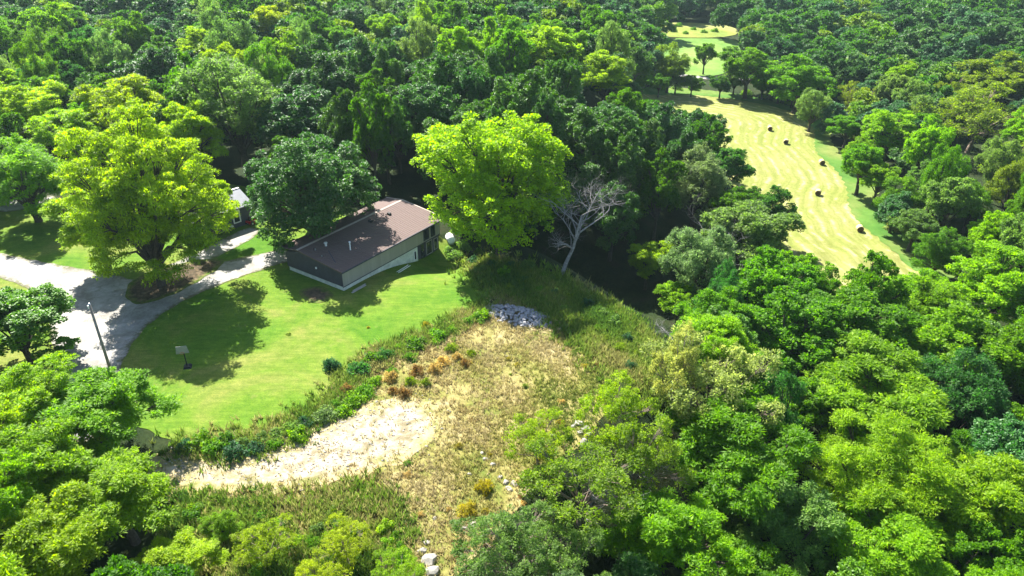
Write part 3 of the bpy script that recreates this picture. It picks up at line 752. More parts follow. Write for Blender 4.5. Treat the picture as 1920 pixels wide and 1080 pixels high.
for i in np.where(ok)[0]:
    x, y, R, H, qx, qy, rp = PT[i, 0], PT[i, 1], PRR[i], PH[i], QX[i], QY[i], RP[i]
    x, y = float(x), float(y)
    if not near_ok(x, y, R): continue
    vis = -150 < qx < 2070 and qy > -60
    grid.setdefault((int(x // 12), int(y // 12)), []).append((x, y, R))
    cand.append((rp if vis else 0, x, y, float(R), float(H), qx, qy))
cand.sort(key=lambda c: -c[0])
NIND = 300 - len(TREES)
CNAME = dict(dark='dark green', oak='deep green', green='mid green', fresh='bright green', lime='yellow-green', yellow='golden green', sage='sage green',
             olive='olive', pale='straw coloured', grey='grey-green', teal='blue-green')
KNAME = dict(maple='glossy-leaved', oak='round-crowned', locust='feathery-leaved', willow='fine-leaved', scrub='thin-crowned')
MARKS = [(700, 320, 'brown-roofed house'), (940, 340, 'big bright yellow-green tree'), (1100, 400, 'bare dead tree'), (570, 300, 'dark broad tree by the house'),
         (440, 190, 'feathery sage tree'), (250, 300, 'large spreading tree'), (60, 250, 'open spreading tree at the left'), (300, 130, 'round dark tree'),
         (1180, 130, 'white-roofed shed'), (1030, 90, 'round yellow-green tree on the wood'), (1310, 60, 'far meadow'), (1320, 115, 'lone pasture tree'), (1405, 125, 'broad pasture corner tree'),
         (1440, 240, 'uppermost hay bale'), (1540, 305, 'midway hay bale'), (1611, 430, 'lowest hay bale'), (1840, 210, 'forked pale-trunked tree'), (1567, 165, 'white van'),
         (1330, 440, 'leaning leafless tree'), (1340, 700, 'pale domed tree'), (1700, 520, 'near tip of the hay field'), (1850, 930, 'vivid yellow-green corner tree'),
         (1640, 880, 'broad yellow-green foreground tree'), (1460, 980, 'grey-green bottom tree'), (510, 50, 'golden green far tree'), (800, 55, 'lone lime far tree'),
         (120, 60, 'shaded lane'), (190, 620, 'driveway'), (200, 850, 'near left clump'), (1215, 490, 'small bright ravine tree'), (1670, 245, 'rounded bright tree by the upper bales')]
def where(qx, qy):
    d, mx, my, nm = min((math.hypot(qx - a, (qy - b) * 1.4), a, b, n) for a, b, n in MARKS)
    far_ = 'well ' if d > 150 else ''
    dx, dy = qx - mx, qy - my
    if abs(dx) > abs(dy) * 1.2: r = 'to the right of' if dx > 0 else 'to the left of'
    else: r = 'beyond' if dy < 0 else 'on the near side of'
    return '%s%s the %s' % (far_, r, nm)
SEEN = {}
plan = []
for c in cand[:NIND]:
    _, x, y, R, H, qx, qy = c
    k, cc = region_style(qx, qy); s = rnd.randrange(2 if k in ('willow', 'scrub') else 3)
    sz = 'tall' if H > 16.2 else ('broad' if R > 5.4 else ('narrow' if R < 4.3 else ''))
    lb = ' '.join(('%s %s %s tree %s' % (sz, CNAME[cc], KNAME[k], where(qx, qy))).split())
    if len(lb.split()) > 16: lb = lb.replace(' well ', ' ')
    if len(lb.split()) > 16: lb = lb.replace('on the near side of', 'below')
    if len(lb.split()) > 16 and sz: lb = lb[len(sz) + 1:]
    SEEN[lb] = SEEN.get(lb, 0) + 1; plan.append((x, y, R, H, k, s, cc, lb))
for x, y, R, H, k, s, cc, lb in plan:
    put_tree(x, y, R, H, k, s, COL[cc], lb, group=lb.replace(' tree ', ' trees ') if SEEN[lb] > 1 else None)
print('individual trees', len(TREES), 'far', len(cand) - NIND)

# the far woods beyond: one mass, points that carry whole trees
far_src = bpy.data.collections.new('far_tree_kinds')
for s in range(4):
    cm, tm = make_tree('far', 300 + s, R=5.2, H=14, base=.15, leafmat='leaf_far')
    o = bpy.data.objects.new('far_tree_kind', cm); far_src.objects.link(o)
far_list = [(c[1], c[2], c[3]) for c in cand[NIND:]]
for _ in range(2600):       # out of the view, for the surroundings and the woods past the top edge
    a = rnd.uniform(0, 6.283); r = 60 + 900 * rnd.random() ** .7
    x, y = r * math.sin(a), 120 + r * math.cos(a)
    if -40 < y < 640 and abs(x) < .84 * max(y, 0) + 40: continue
    if any(in_poly([x], [y], p)[0] for p in OPEN): continue
    if math.hypot(x, y) < 45: continue
    far_list.append((x, y, rnd.uniform(5, 8)))
fx = np.array(far_list); fz = terrain(fx[:, 0], fx[:, 1])
me = bpy.data.meshes.new('far_woods'); me.vertices.add(len(fx))
me.vertices.foreach_set('co', np.stack([fx[:, 0], fx[:, 1], fz - .5], 1).astype(np.float32).ravel())
a = me.attributes.new('size', 'FLOAT', 'POINT'); a.data.foreach_set('value', (fx[:, 2] / 5.0).astype(np.float32))
fw = tag(obj('far_woods', me), kind='stuff', label='unbroken far woodland of mixed greens along the top of the view')
ng = bpy.data.node_groups.new('spread_trees', 'GeometryNodeTree')
ng.interface.new_socket('Geometry', in_out='INPUT', socket_type='NodeSocketGeometry')
ng.interface.new_socket('Geometry', in_out='OUTPUT', socket_type='NodeSocketGeometry')
gi = ng.nodes.new('NodeGroupInput'); go = ng.nodes.new('NodeGroupOutput')
ci = ng.nodes.new('GeometryNodeCollectionInfo'); ci.inputs['Collection'].default_value = far_src
ci.inputs['Separate Children'].default_value = True; ci.inputs['Reset Children'].default_value = True
ip = ng.nodes.new('GeometryNodeInstanceOnPoints'); ip.inputs['Pick Instance'].default_value = True
na = ng.nodes.new('GeometryNodeInputNamedAttribute'); na.data_type = 'FLOAT'; na.inputs['Name'].default_value = 'size'
rv = ng.nodes.new('FunctionNodeRandomValue'); rv.data_type = 'FLOAT_VECTOR'
rv.inputs[0].default_value = (0, 0, 0); rv.inputs[1].default_value = (0, 0, 6.28)
m2p = ng.nodes.new('GeometryNodeMeshToPoints')
ng.links.new(gi.outputs[0], m2p.inputs[0]); ng.links.new(m2p.outputs[0], ip.inputs['Points'])
ng.links.new(ci.outputs[0], ip.inputs['Instance']); ng.links.new(rv.outputs[0], ip.inputs['Rotation'])
ng.links.new(na.outputs[0], ip.inputs['Scale']); ng.links.new(ip.outputs[0], go.inputs[0])
md = fw.modifiers.new('trees', 'NODES'); md.node_group = ng

# ------------------------------------------------------------------ shrubs
def make_bush(seed, kind):
    g = np.random.default_rng(seed)
    P = dict(leafy=(16, .28, .42, 60, .17, .12, .3), dark=(20, .26, .4, 70, .15, .11, .2), weedy=(24, .16, .3, 55, .20, .05, .9), tall=(14, .2, .34, 70, .2, .09, .5))[kind]
    npf, r0, r1, nl, ln, wd, upb = P
    d = unit(g.normal(size=(npf, 3)) + np.array([0, 0, .4])); d[:, 2] = np.abs(d[:, 2])
    pc = d * g.uniform(.35, .8, npf)[:, None] * np.array([1, 1, .9 if kind != 'tall' else 1.5]); pr = g.uniform(r0, r1, npf)
    dd = unit(g.normal(size=(npf, nl, 3)) + np.array([0, 0, .3]))
    pos = (pc[:, None] + dd * (pr[:, None] * g.uniform(.5, 1.1, (npf, nl)))[..., None]).reshape(-1, 3)
    nn = unit(dd.reshape(-1, 3) * .6 + np.array([0, 0, upb]) + g.normal(size=(npf * nl, 3)) * .5)
    pos[:, 2] = np.maximum(pos[:, 2], .02)
    V, F = leaves_mesh(pos, nn, ln, wd, g, -.6 if kind == 'weedy' else .1)
    t = np.repeat(g.uniform(-.2, .2, npf), nl) + g.uniform(.2, .8, npf * nl)
    return mesh_np('shrub', V, F, M['leaf'], tint=t)
BUSH = {(k, s): make_bush(400 + s + 10 * i, k) for i, k in enumerate(('leafy', 'dark', 'weedy', 'tall')) for s in range(2)}
def bush(px, py, r, kind, col, label, group=None, h=1.0, cat='shrub'):
    x, y = up(px, py); o = obj('shrub', BUSH[(kind, rnd.randrange(2))], None, (x, y, tz(x, y)))
    o.rotation_euler = (0, 0, rnd.uniform(0, 6.28)); o.scale = (r, r, r * h)
    c = COL[col] if isinstance(col, str) else col; j = rnd.uniform(.85, 1.2)
    o.color = (c[0] * j, c[1] * j, c[2] * j, 1)
    return tag(o, label, cat, group)
COL['rust'] = (.16, .11, .045); COL['straw'] = (.30, .24, .10); COL['gold'] = (.21, .19, .035); COL['deep'] = (.03, .075, .03)
bush(622, 690, 1.25, 'dark', 'deep', 'dark green shrub standing out into the lawn, foremost of the strip', h=1.3)
bush(675, 700, 1.6, 'dark', 'teal', 'rounded blue-green shrub right behind the foremost dark shrub')
bush(650, 735, 1.1, 'weedy', 'rust', 'brown-centred shrub below the rounded blue-green one')
bush(608, 785, 1.5, 'dark', 'grey', 'dull grey-green rounded shrub at the lower bend of the strip')
bush(690, 615, .35, 'weedy', 'gold', 'yellow-flowered weed clump at the lawn edge', cat='weeds')
bush(800, 612, .8, 'weedy', 'gold', 'yellow-flowered tall clump beside the lawn in the weed strip', cat='weeds')
bush(905, 920, 1.3, 'weedy', 'gold', 'golden dry bush beside the pale boulders', h=1.1)
bush(880, 962, 1.3, 'weedy', 'gold', 'ochre dry bush below the golden one')
bush(541, 628, .42, 'dark', 'olive', 'small round clump alone in the middle of the lawn', h=.7)
for px, py in ((350, 842), (385, 840), (420, 838), (455, 838), (490, 830), (520, 820), (548, 808), (575, 795), (400, 850), (440, 852), (478, 848), (515, 838), (560, 818)):
    bush(px + rnd.uniform(-5, 5), py + rnd.uniform(-3, 3), rnd.uniform(.9, 1.5), rnd.choice(['leafy', 'dark', 'tall']), rnd.choice(['green', 'deep', 'fresh', 'sage']),
         'leafy green shrub in the low row between the lawn and the gravel track', 'shrubs between the lawn and the gravel track', .95)
for px, py in ((640, 775), (660, 755), (700, 680), (725, 672), (750, 655), (780, 650), (820, 632), (850, 622), (880, 606), (900, 595), (700, 720), (770, 672), (735, 700), (630, 760), (690, 740)):
    bush(px + rnd.uniform(-5, 5), py + rnd.uniform(-3, 3), rnd.uniform(1.0, 1.7), rnd.choice(['leafy', 'dark', 'weedy']), rnd.choice(['green', 'fresh', 'fresh', 'teal']),
         'green shrub in the weedy strip climbing towards the dead tree', 'shrubs in the weedy strip beside the lawn', .85)
for px, py in ((740, 735), (765, 722), (785, 705), (810, 695), (835, 680), (855, 672), (870, 685), (760, 745), (800, 722), (730, 715), (845, 660), (880, 665)):
    bush(px + rnd.uniform(-6, 6), py + rnd.uniform(-4, 4), rnd.uniform(.8, 1.25), 'weedy', rnd.choice(['rust', 'straw', 'rust', 'olive']),
         'brown seeding weed clump in the band beside the dry clearing', 'brown weed clumps on the clearing', 1.15, 'weeds')
for px, py in ((1010, 545), (1040, 552), (1075, 560), (1100, 575), (1130, 592), (1155, 612), (1180, 640), (1200, 665), (1120, 620), (1090, 605), (1160, 660), (1180, 690), (1060, 580), (1140, 640), (1215, 690), (1020, 520), (960, 540), (985, 525), (940, 520), (900, 508), (870, 500)):
    bush(px + rnd.uniform(-6, 6), py + rnd.uniform(-4, 4), rnd.uniform(.8, 1.3), rnd.choice(['weedy', 'leafy', 'tall']), rnd.choice(['green', 'sage', 'olive', 'deep']),
         'tall green weed clump on the crest above the dark ravine', 'weed clumps along the ravine crest', 1.1, 'weeds')
for _ in range(46):
    px, py = rnd.uniform(330, 760), rnd.uniform(935, 1100)
    if py < 935 + (px - 330) * .06: continue
    bush(px, py, rnd.uniform(.6, 1.2), rnd.choice(['leafy', 'weedy', 'tall']), rnd.choice(['fresh', 'lime', 'green', 'sage', 'olive']),
         'green weed clump in the rank growth below the gravel track', 'weed clumps below the gravel track', 1.0, 'weeds')
for _ in range(40):
    px, py = rnd.uniform(760, 1180), rnd.uniform(640, 980)
    if px > 1240 - (py - 660) * .9: continue
    bush(px, py, rnd.uniform(.3, .75), 'weedy', rnd.choice(['olive', 'straw', 'rust', 'green', 'gold']),
         'low dry weed clump scattered on the tan clearing', 'low weed clumps on the clearing', .8, 'weeds')
# undergrowth at the foot of the wood edges
for px, py in ((840, 470), (870, 465), (900, 475), (930, 480), (960, 500), (990, 505), (855, 485), (890, 492), (925, 500)):
    bush(px, py, rnd.uniform(1.0, 1.6), 'leafy', rnd.choice(['green', 'deep', 'sage']), 'leafy shrub at the foot of the big bright tree', 'shrubs at the foot of the big bright tree')
for px, py in ((1240, 168), (1270, 168), (1300, 168), (1400, 178), (1430, 184), (1455, 190), (1480, 196), (1675, 430), (1735, 480), (1780, 510), (1600, 262), (1650, 390), (1560, 225)):
    bush(px, py, rnd.uniform(1.4, 2.4), 'leafy', rnd.choice(['sage', 'green', 'pale', 'fresh']), 'scrubby bush along the grassy edge of the hay field', 'bushes along the hay field edge')
for px, py in ((1262, 60), (1285, 64), (1300, 56), (1320, 62), (1340, 60), (1272, 50), (1395, 84)):
    bush(px, py, rnd.uniform(1.5, 2.5), 'dark', 'green', 'small round bush dotted over the far meadow', 'bushes on the far meadow')

# ------------------------------------------------------------------ tall grass of the clearing (uncountable)
def tufts(name, poly, dens, hmin, hmax, palette, label, nb=7, wid=.05, keep=1.0, jit=.9, bias=False):
    P = np.array(poly); x0, y0 = P.min(0); x1, y1 = P.max(0)
    n = int((x1 - x0) * (y1 - y0) * dens); x = rng.uniform(x0, x1, n); y = rng.uniform(y0, y1, n)
    m = in_poly(x, y, poly)
    if keep < 1: # patchy
        q = np.sin(x * .45 + 1.3 * np.sin(y * .21)) * np.cos(y * .5 + np.sin(x * .3)) + rng.normal(size=n) * .45
        m &= q > (1 - 2 * keep)
    g1 = in_poly(x, y, grav_poly); m &= ~(g1 & (rng.random(n) > .1))
    x, y = x[m], y[m]; n = len(x); x = x + rng.normal(size=n) * jit; y = y + rng.normal(size=n) * jit; z = terrain(x, y)
    pat = np.sin(x * .23 + 2) * np.cos(y * .31) + .5 * np.sin(x * .9 + y * .4) + rng.normal(size=n) * .45
    if bias: pat = pat * .7 - 1.9 * sstep(-14, -4, seg_dist(x, y, CREST)) * sstep(50, 60, y) + .5
    idx = np.clip(((pat + 1.6) / 3.2 * len(palette)).astype(int), 0, len(palette) - 1)
    base = np.array(palette)[idx] * 1.1 * rng.uniform(.75, 1.25, (n, 1))
    X = np.repeat(x, nb) + rng.normal(size=n * nb) * .12; Y = np.repeat(y, nb) + rng.normal(size=n * nb) * .12; Z = np.repeat(z, nb)
    a = rng.uniform(0, 6.28, n * nb); h = rng.uniform(hmin, hmax, n * nb); le = h * rng.uniform(.1, .8, n * nb); b = rng.uniform(0, 6.28, n * nb)
    w = wid * rng.uniform(.6, 1.6, n * nb)
    p0 = np.stack([X - np.cos(a) * w, Y - np.sin(a) * w, Z], 1); p1 = np.stack([X + np.cos(a) * w, Y + np.sin(a) * w, Z], 1)
    p2 = np.stack([X + np.cos(b) * le, Y + np.sin(b) * le, Z + h], 1)
    V = np.stack([p0, p1, p2], 1).reshape(-1, 3); F = np.arange(len(V)).reshape(-1, 3)
    col = np.repeat(base, nb, 0) * rng.uniform(.7, 1.3, (n * nb, 1))
    return tag(obj(name, mesh_np(name, V, F, M['blade'], col=col)), kind='stuff', label=label)
DRY = [(.15, .19, .035), (.22, .235, .05), (.29, .27, .08), (.35, .30, .12), (.41, .35, .18), (.35, .29, .12), (.26, .20, .08)]
tufts('tall_grass', clear_poly, 15, .15, .5, DRY, 'tall dry and green grass over the clearing', keep=.72, bias=True)
GRN = [(.07, .15, .02), (.11, .20, .02), (.16, .24, .03), (.22, .27, .05), (.29, .28, .09)]
crest_px = [(880, 478), (960, 500), (1050, 525), (1120, 560), (1190, 610), (1245, 660), (1230, 730), (1180, 760), (1150, 700), (1100, 650), (1060, 615), (1000, 570), (940, 555), (890, 510)]
tufts('tall_weeds', pw(crest_px), 18, .3, .95, GRN, 'rank green weeds along the crest above the ravine', nb=9, wid=.08, jit=1.7)
tufts('tall_weeds', pw([(300, 925), (420, 935), (560, 930), (700, 900), (760, 960), (760, 1110), (380, 1110), (300, 990)]), 11, .4, 1.0, GRN + [(.14, .24, .02)], 'rank green weeds below the gravel track', nb=8, wid=.08)
tufts('tall_weeds', pw([(320, 826), (420, 818), (520, 795), (600, 752), (650, 690), (720, 650), (860, 595), (920, 560), (925, 585), (870, 615), (760, 665), (700, 700), (650, 760), (580, 812), (500, 850), (420, 862), (330, 850)]), 16, .3, .9, GRN, 'weedy growth along the lower edge of the lawn', nb=8, wid=.07)

# ------------------------------------------------------------------ dead tree and bare limbs
def branchy(seed, h, r, spread_, depth, lean=(0, 0), n0=5, up0=.6):
    rr = random.Random(seed); mb = MB()
    def grow(p, d, L_, rad, lev):
        pts, rads = [p], [rad]; n = 4
        for i in range(n):
            d = (d + Vector((rr.uniform(-1, 1), rr.uniform(-1, 1), rr.uniform(-.55, .75))) * (.2 + .12 * lev)).normalized()
            p = p + d * (L_ / n); pts.append(p); rads.append(rad * (1 - .16 * (i + 1)))
        mb.tube(pts, rads, 7 if lev == 0 else (5 if lev < 3 else 3), cap=lev == 0)
        if lev >= depth or rad < .008: return
        for k in range(rr.choice([3, 4]) if lev else n0):
            t = rr.uniform(.35, 1) if lev else rr.uniform(.4, 1.0)
            i = min(n - 1, int(t * n)); q = pts[i] + (pts[i + 1] - pts[i]) * (t * n - i)
            ang = rr.uniform(0, 6.28)
            side = Vector((math.cos(ang), math.sin(ang), rr.uniform(-.15, up0)))
            grow(q, (d * rr.uniform(.2, .7) + side * spread_).normalized(), L_ * rr.uniform(.5, .78), rads[i] * rr.uniform(.48, .68), lev + 1)
    grow(Vector((0, 0, -.4)), Vector((lean[0], lean[1], 1)).normalized(), h, r, 0)
    return mb
def dead(px, py, seed, h, r, label, name='dead_tree', **k):
    x, y = up(px, py); mb = branchy(seed, h, r, 1.0, 4, **k)
    return tag(mb.build(name, M['dead'], None, (x, y, tz(x, y))), label, 'dead tree')
dead(1052, 515, 5, 9.4, .32, 'bare silvery dead tree with twisted limbs on the lip of the dark ravine', lean=(.3, .05), n0=9)
dead(1330, 560, 12, 10, .22, 'pale leafless leaning tree among grey-green crowns right of the ravine', lean=(.15, .0), n0=6)
dead(1250, 655, 8, 3.5, .16, 'short white dead tree leaning over the lower end of the ravine', lean=(.6, -.1), n0=5)
dead(1100, 985, 21, 4.5, .2, 'bare pinkish dead branches rising through the scrub at bottom centre', lean=(.2, 0), n0=6)
dead(1190, 930, 23, 5.0, .14, 'thin grey bare branches left of the green tree at the bottom', lean=(-.2, 0), n0=6)

# ------------------------------------------------------------------ stones
def stone_mesh(seed, rough=.28):
    g = np.random.default_rng(seed); import bmesh
    bm = bmesh.new(); bmesh.ops.create_icosphere(bm, subdivisions=2, radius=1)
    d0 = unit(g.normal(size=(9, 3))); cut = g.uniform(.55, .85, 9)
    for v in bm.verts:
        p = np.array(v.co)
        for a_, c_ in zip(d0, cut):
            s = p @ a_
            if s > c_: p = p - a_ * (s - c_)
        v.co = Vector(p * (1 + g.uniform(-.03, .03)))
    me_ = bpy.data.meshes.new('stone'); bm.to_mesh(me_); bm.free(); return me_
STONES = [stone_mesh(500 + i) for i in range(5)]
for s in STONES: s.materials.append(M['stone'])
BPOS = [(805, 1052, .9), (790, 1035, .6), (812, 1072, .8), (800, 1018, .45), (885, 985, .55), (870, 992, .4), (815, 972, .35), (948, 905, .5), (965, 908, .55), (938, 895, .35), (955, 918, .45), (925, 872, .45), (910, 862, .35),
        (1085, 795, .6), (1098, 805, .65), (1075, 800, .45), (1095, 830, .7), (1105, 815, .4), (1088, 812, .5), (1035, 818, .4), (1170, 765, .55), (1180, 768, .4), (950, 668, .18), (640, 792, .2), (1240, 780, .5), (1215, 990, .5), (905, 850, .4), (880, 890, .3)]
def where_b(px, py):
    if px < 840 and py > 1000: return 'white angular boulder in the heap at the bottom edge', 'white boulders at the bottom edge'
    if px < 900 and py > 960: return 'white boulder below the ochre bush', 'boulders below the ochre bush'
    if 1070 < px < 1110: return 'pale boulder in the group at the head of the near slope', 'boulders at the head of the near slope'
    if 860 < px < 970 and py > 840: return 'white boulder beside the golden dry bush', 'boulders beside the golden bush'
    return 'pale stone lying by itself in the scrub', 'single stones in the scrub'
for i, (px, py, r) in enumerate(BPOS):
    r *= .78
    x, y = up(px, py); o = obj('boulder', STONES[i % 5], None, (x, y, tz(x, y) + r * .08))
    o.scale = (r * rnd.uniform(.9, 1.4), r * rnd.uniform(.8, 1.1), r * rnd.uniform(.55, .85)); o.rotation_euler = (rnd.uniform(-.2, .2), rnd.uniform(-.2, .2), rnd.uniform(0, 6))
    lb, gp = where_b(px, py); tag(o, lb, 'boulder', gp)
# the heap of broken stone: an uncountable pile
V, F = [], []; off = 0
sv_ = [np.array([v.co[:] for v in s.vertices]) for s in STONES]; sf_ = [[tuple(p.vertices) for p in s.polygons] for s in STONES]
cx, cy = up(968, 592)
for i in range(420):
    a = rnd.uniform(0, 6.28); q = math.sqrt(rnd.random()); ex, ey = 4.6 * q * math.cos(a), 2.3 * q * math.sin(a)
    x = cx + ex * .95 + ey * .2; y = cy + ey - ex * .35; r = rnd.uniform(.1, .3)
    z = tz(x, y) + max(0, (1 - q) * .9) + r * .2; k = i % 5
    an = rnd.uniform(0, 6.28); R_ = np.array([[math.cos(an), -math.sin(an), 0], [math.sin(an), math.cos(an), 0], [0, 0, 1]])
    V.append((sv_[k] * np.array([r * 1.3, r, r * .7])) @ R_.T + np.array([x, y, z])); F += [tuple(off + w for w in f) for f in sf_[k]]; off += len(sv_[k])
tag(obj('rubble', mesh_np('rubble', np.vstack(V), F, M['rubble'])), kind='stuff', label='low heap of broken bluish white stone half in shade at the head of the clearing')
V, F = [], []; off = 0
for i in range(900):
    px, py = rnd.choice(grav_poly); q = rnd.random() ** .5
    c0 = np.mean(np.array(grav_poly), 0); x = c0[0] + (px - c0[0]) * q + rnd.uniform(-2, 2); y = c0[1] + (py - c0[1]) * q + rnd.uniform(-2, 2)
    r = rnd.uniform(.04, .13); k = i % 5; m_ = sv_[k] * np.array([r * 1.3, r, r * .7])
    V.append(m_ + np.array([x, y, tz(x, y) + .08])); F += [tuple(off + w for w in f) for f in sf_[k]]; off += len(m_)
tag(obj('gravel_stones', mesh_np('gravel_stones', np.vstack(V), F, M['stone'])), kind='stuff', label='loose pale stones strewn over the gravel track')

# ------------------------------------------------------------------ the brown-roofed house
A = Vector((-22.7, 87.7, 0)); Bc = Vector((-10.9, 104.9, 0))
ux = (Bc - A).normalized(); ang = math.atan2(ux.y, ux.x)           # local x runs along the front wall, local y away from the lawn
LEN = (Bc - A).length; DEP = 11.6; RID = 8.2; ZE = 3.25
house = tag(empty('house', (A.x, A.y, 0), ang), 'long low house with a brown shingle roof and walk-out basement beside the lawn', 'house')
def hb(name, boxes, m, parent=house, label=None):
    mb = MB()
    for b in boxes: mb.box(*b)
    o = mb.build(name, m, parent)
    if label: o['label'] = label
    return o
x1 = LEN - .4
hb('foundation', [(.1, x1 - 5.2, .12, DEP - .7, -3.4, .75)], M['found'])
hb('upper_wall', [(0, x1, 0, DEP - .6, .75, 2.95)], M['siding'])
# end gable wall, dark boards
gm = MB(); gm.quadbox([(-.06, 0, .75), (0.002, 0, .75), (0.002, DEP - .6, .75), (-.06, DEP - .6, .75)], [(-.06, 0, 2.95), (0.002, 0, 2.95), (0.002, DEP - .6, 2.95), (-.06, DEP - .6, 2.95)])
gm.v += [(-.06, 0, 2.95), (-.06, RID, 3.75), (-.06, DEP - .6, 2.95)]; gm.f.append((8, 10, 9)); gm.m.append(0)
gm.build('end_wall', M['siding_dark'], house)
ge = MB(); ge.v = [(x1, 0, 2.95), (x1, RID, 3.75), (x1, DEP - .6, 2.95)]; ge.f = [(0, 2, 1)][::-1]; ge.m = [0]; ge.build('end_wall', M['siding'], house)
# horizontal siding boards on the front wall
bo = MB(); bo.box(0, x1, -.028, -.004, 0, .2)
bme = mesh_np('siding_board', np.array(bo.v), bo.f, M['siding'])
for i in range(9):
    obj('siding_board', bme, house, (0, 0, .78 + i * .235))
hb('lower_wall', [(x1 - 5.2, x1, .35, DEP - .6, -3.2, .75)], M['siding_dark'])
hb('belt_board', [(-.1, x1 + .03, -.07, -.03, .66, .77)], M['siding_dark'])
# roof: two slopes with thickness, shingle courses, ridge cap and fascia
OV = .35
roof = MB()
def slab(mb, p, th=.16, mi=0):
    mb.quadbox([(q[0], q[1], q[2] - th) for q in p], p, mi)
yE, zE_, zR = -OV, ZE - .1, ZE + .85
slab(roof, [(-OV, yE, zE_), (LEN + OV, yE, zE_), (LEN + OV, RID, zR), (-OV, RID, zR)])
slab(roof, [(-OV, RID, zR), (LEN + OV, RID, zR), (LEN + OV, DEP, ZE + .45), (-OV, DEP, ZE + .45)])
ro = roof.build('roof', M['shingle'], house)
co = MB(); nC = 22; dy = (RID - yE) / nC; sl = (zR - zE_) / (RID - yE)
co.quadbox([(-OV, 0, .004), (LEN + OV, 0, .004), (LEN + OV, dy * .97, sl * dy * .97 + .004), (-OV, dy * .97, sl * dy * .97 + .004)],
           [(-OV, 0, .03), (LEN + OV, 0, .03), (LEN + OV, dy * .97, sl * dy * .97 + .012), (-OV, dy * .97, sl * dy * .97 + .012)])
cme = mesh_np('shingle_course', np.array(co.v), co.f, M['shingle'])
for i in range(nC): obj('shingle_course', cme, ro, (0, yE + i * dy, zE_ + sl * dy * i))
rc = MB(); slab(rc, [(-OV, RID - .22, zR + .03), (LEN + OV, RID - .22, zR + .03), (LEN + OV, RID + .1, zR + .09), (-OV, RID + .1, zR + .09)], .05)
rc.build('ridge_cap', M['ridgecap'], ro)
fr = MB(); slab(fr, [(LEN + OV, yE, zE_ + .05), (LEN + OV + .22, yE, zE_ + .05), (LEN + OV + .22, RID, zR + .06), (LEN + OV, RID, zR + .06)], .2)
slab(fr, [(LEN + OV, RID, zR + .06), (LEN + OV + .22, RID, zR + .06), (LEN + OV + .22, DEP, ZE + .5), (LEN + OV, DEP, ZE + .5)], .2)
fr.build('rake_board', M['ridgecap'], ro)
hb('gutter', [(-OV, LEN + OV, yE - .13, yE - .005, zE_ - .17, zE_ + .01)], M['siding_dark'], house)
def roofz(y): return zE_ + sl * (y - yE) + .03
def pipe(name, x, y, h, r, m, cap=False, label=None):
    mb = MB(); z = roofz(y) - .1; mb.tube([(x, y, z), (x, y, z + h)], [r, r], 10)
    if cap: mb.tube([(x, y, z + h), (x, y, z + h + .12)], [r * 1.7, r * 1.5], 10)
    o = mb.build(name, m, ro); 
    if label: o['label'] = label
pipe('vent_pipe', 4.7, 3.0, 1.25, .09, M['white'], True, 'tall white capped flue pipe')
pipe('vent_pipe', 1.4, 6.4, .35, .09, M['metal']); pipe('vent_pipe', 3.2, 6.2, .5, .16, M['offwhite'], True)
pipe('vent_pipe', .8, 4.5, .25, .08, M['metal'])
for vx, vy in ((12.6, 6.7), (16.2, 6.3)):
    mb = MB(); z = roofz(vy); mb.quadbox([(vx - .28, vy - .28, z - .1), (vx + .28, vy - .28, z - .1), (vx + .28, vy + .28, z), (vx - .28, vy + .28, z)],
                                          [(vx - .2, vy - .24, z + .25), (vx + .2, vy - .24, z + .25), (vx + .2, vy + .2, z + .3), (vx - .2, vy + .2, z + .3)])
    mb.build('roof_vent', M['dark'], ro)
mb = MB(); mb.tube([(.9, 2.0, roofz(2.0)), (2.5, 5.0, roofz(5.0) + .02)], [.05, .05], 6); mb.build('roof_cable', M['siding_dark'], ro)
# doors and windows of the front
def window(x0, x1_, z0, z1, y, name='window', panes=2, fm='offwhite'):
    e = 0.09; mb = MB()
    for b in ((x0, x1_, y - .06, y + .02, z0, z0 + e), (x0, x1_, y - .06, y + .02, z1 - e, z1), (x0, x0 + e, y - .06, y + .02, z0 + e, z1 - e), (x1_ - e, x1_, y - .06, y + .02, z0 + e, z1 - e)): mb.box(*b)
    w = mb.build(name, M[fm], house)
    st = (x1_ - x0 - 2 * e) / panes
    for i in range(panes):
        p = MB(); p.box(x0 + e + i * st + .01, x0 + e + (i + 1) * st - .01, y - .03, y - .005, z0 + e, z1 - e); p.build('pane', M['glass'], w)
    return w
window(x1 - 3.9, x1 - 2.6, .95, 2.75, -.03, fm='siding_dark'); window(x1 - 2.2, x1 - 1.2, .95, 2.75, -.03, fm='siding_dark')
window(x1 - 4.4, x1 - 3.4, -2.2, .45, .35, 'door', 1, 'siding_dark'); window(x1 - 3.0, x1 - 1.6, -1.9, .3, .35, fm='siding'); 
window(x1 - 6.1, x1 - 5.55, -1.4, .1, .1, fm='white', panes=1)
window(x1 - 1.2, x1 - .3, -1.7, .2, .35, fm='siding', panes=1)
for i, x_ in enumerate((.95, 6.2)):
    pass
# entrance lamp on the end wall
mb = MB(); mb.box(-.2, -.062, 4.8, 5.0, 2.1, 2.35); mb.build('wall_lamp', M['white'], house)
def house_pt(x, y):
    return A.x + ux.x * x - ux.y * y, A.y + ux.y * x + ux.x * y
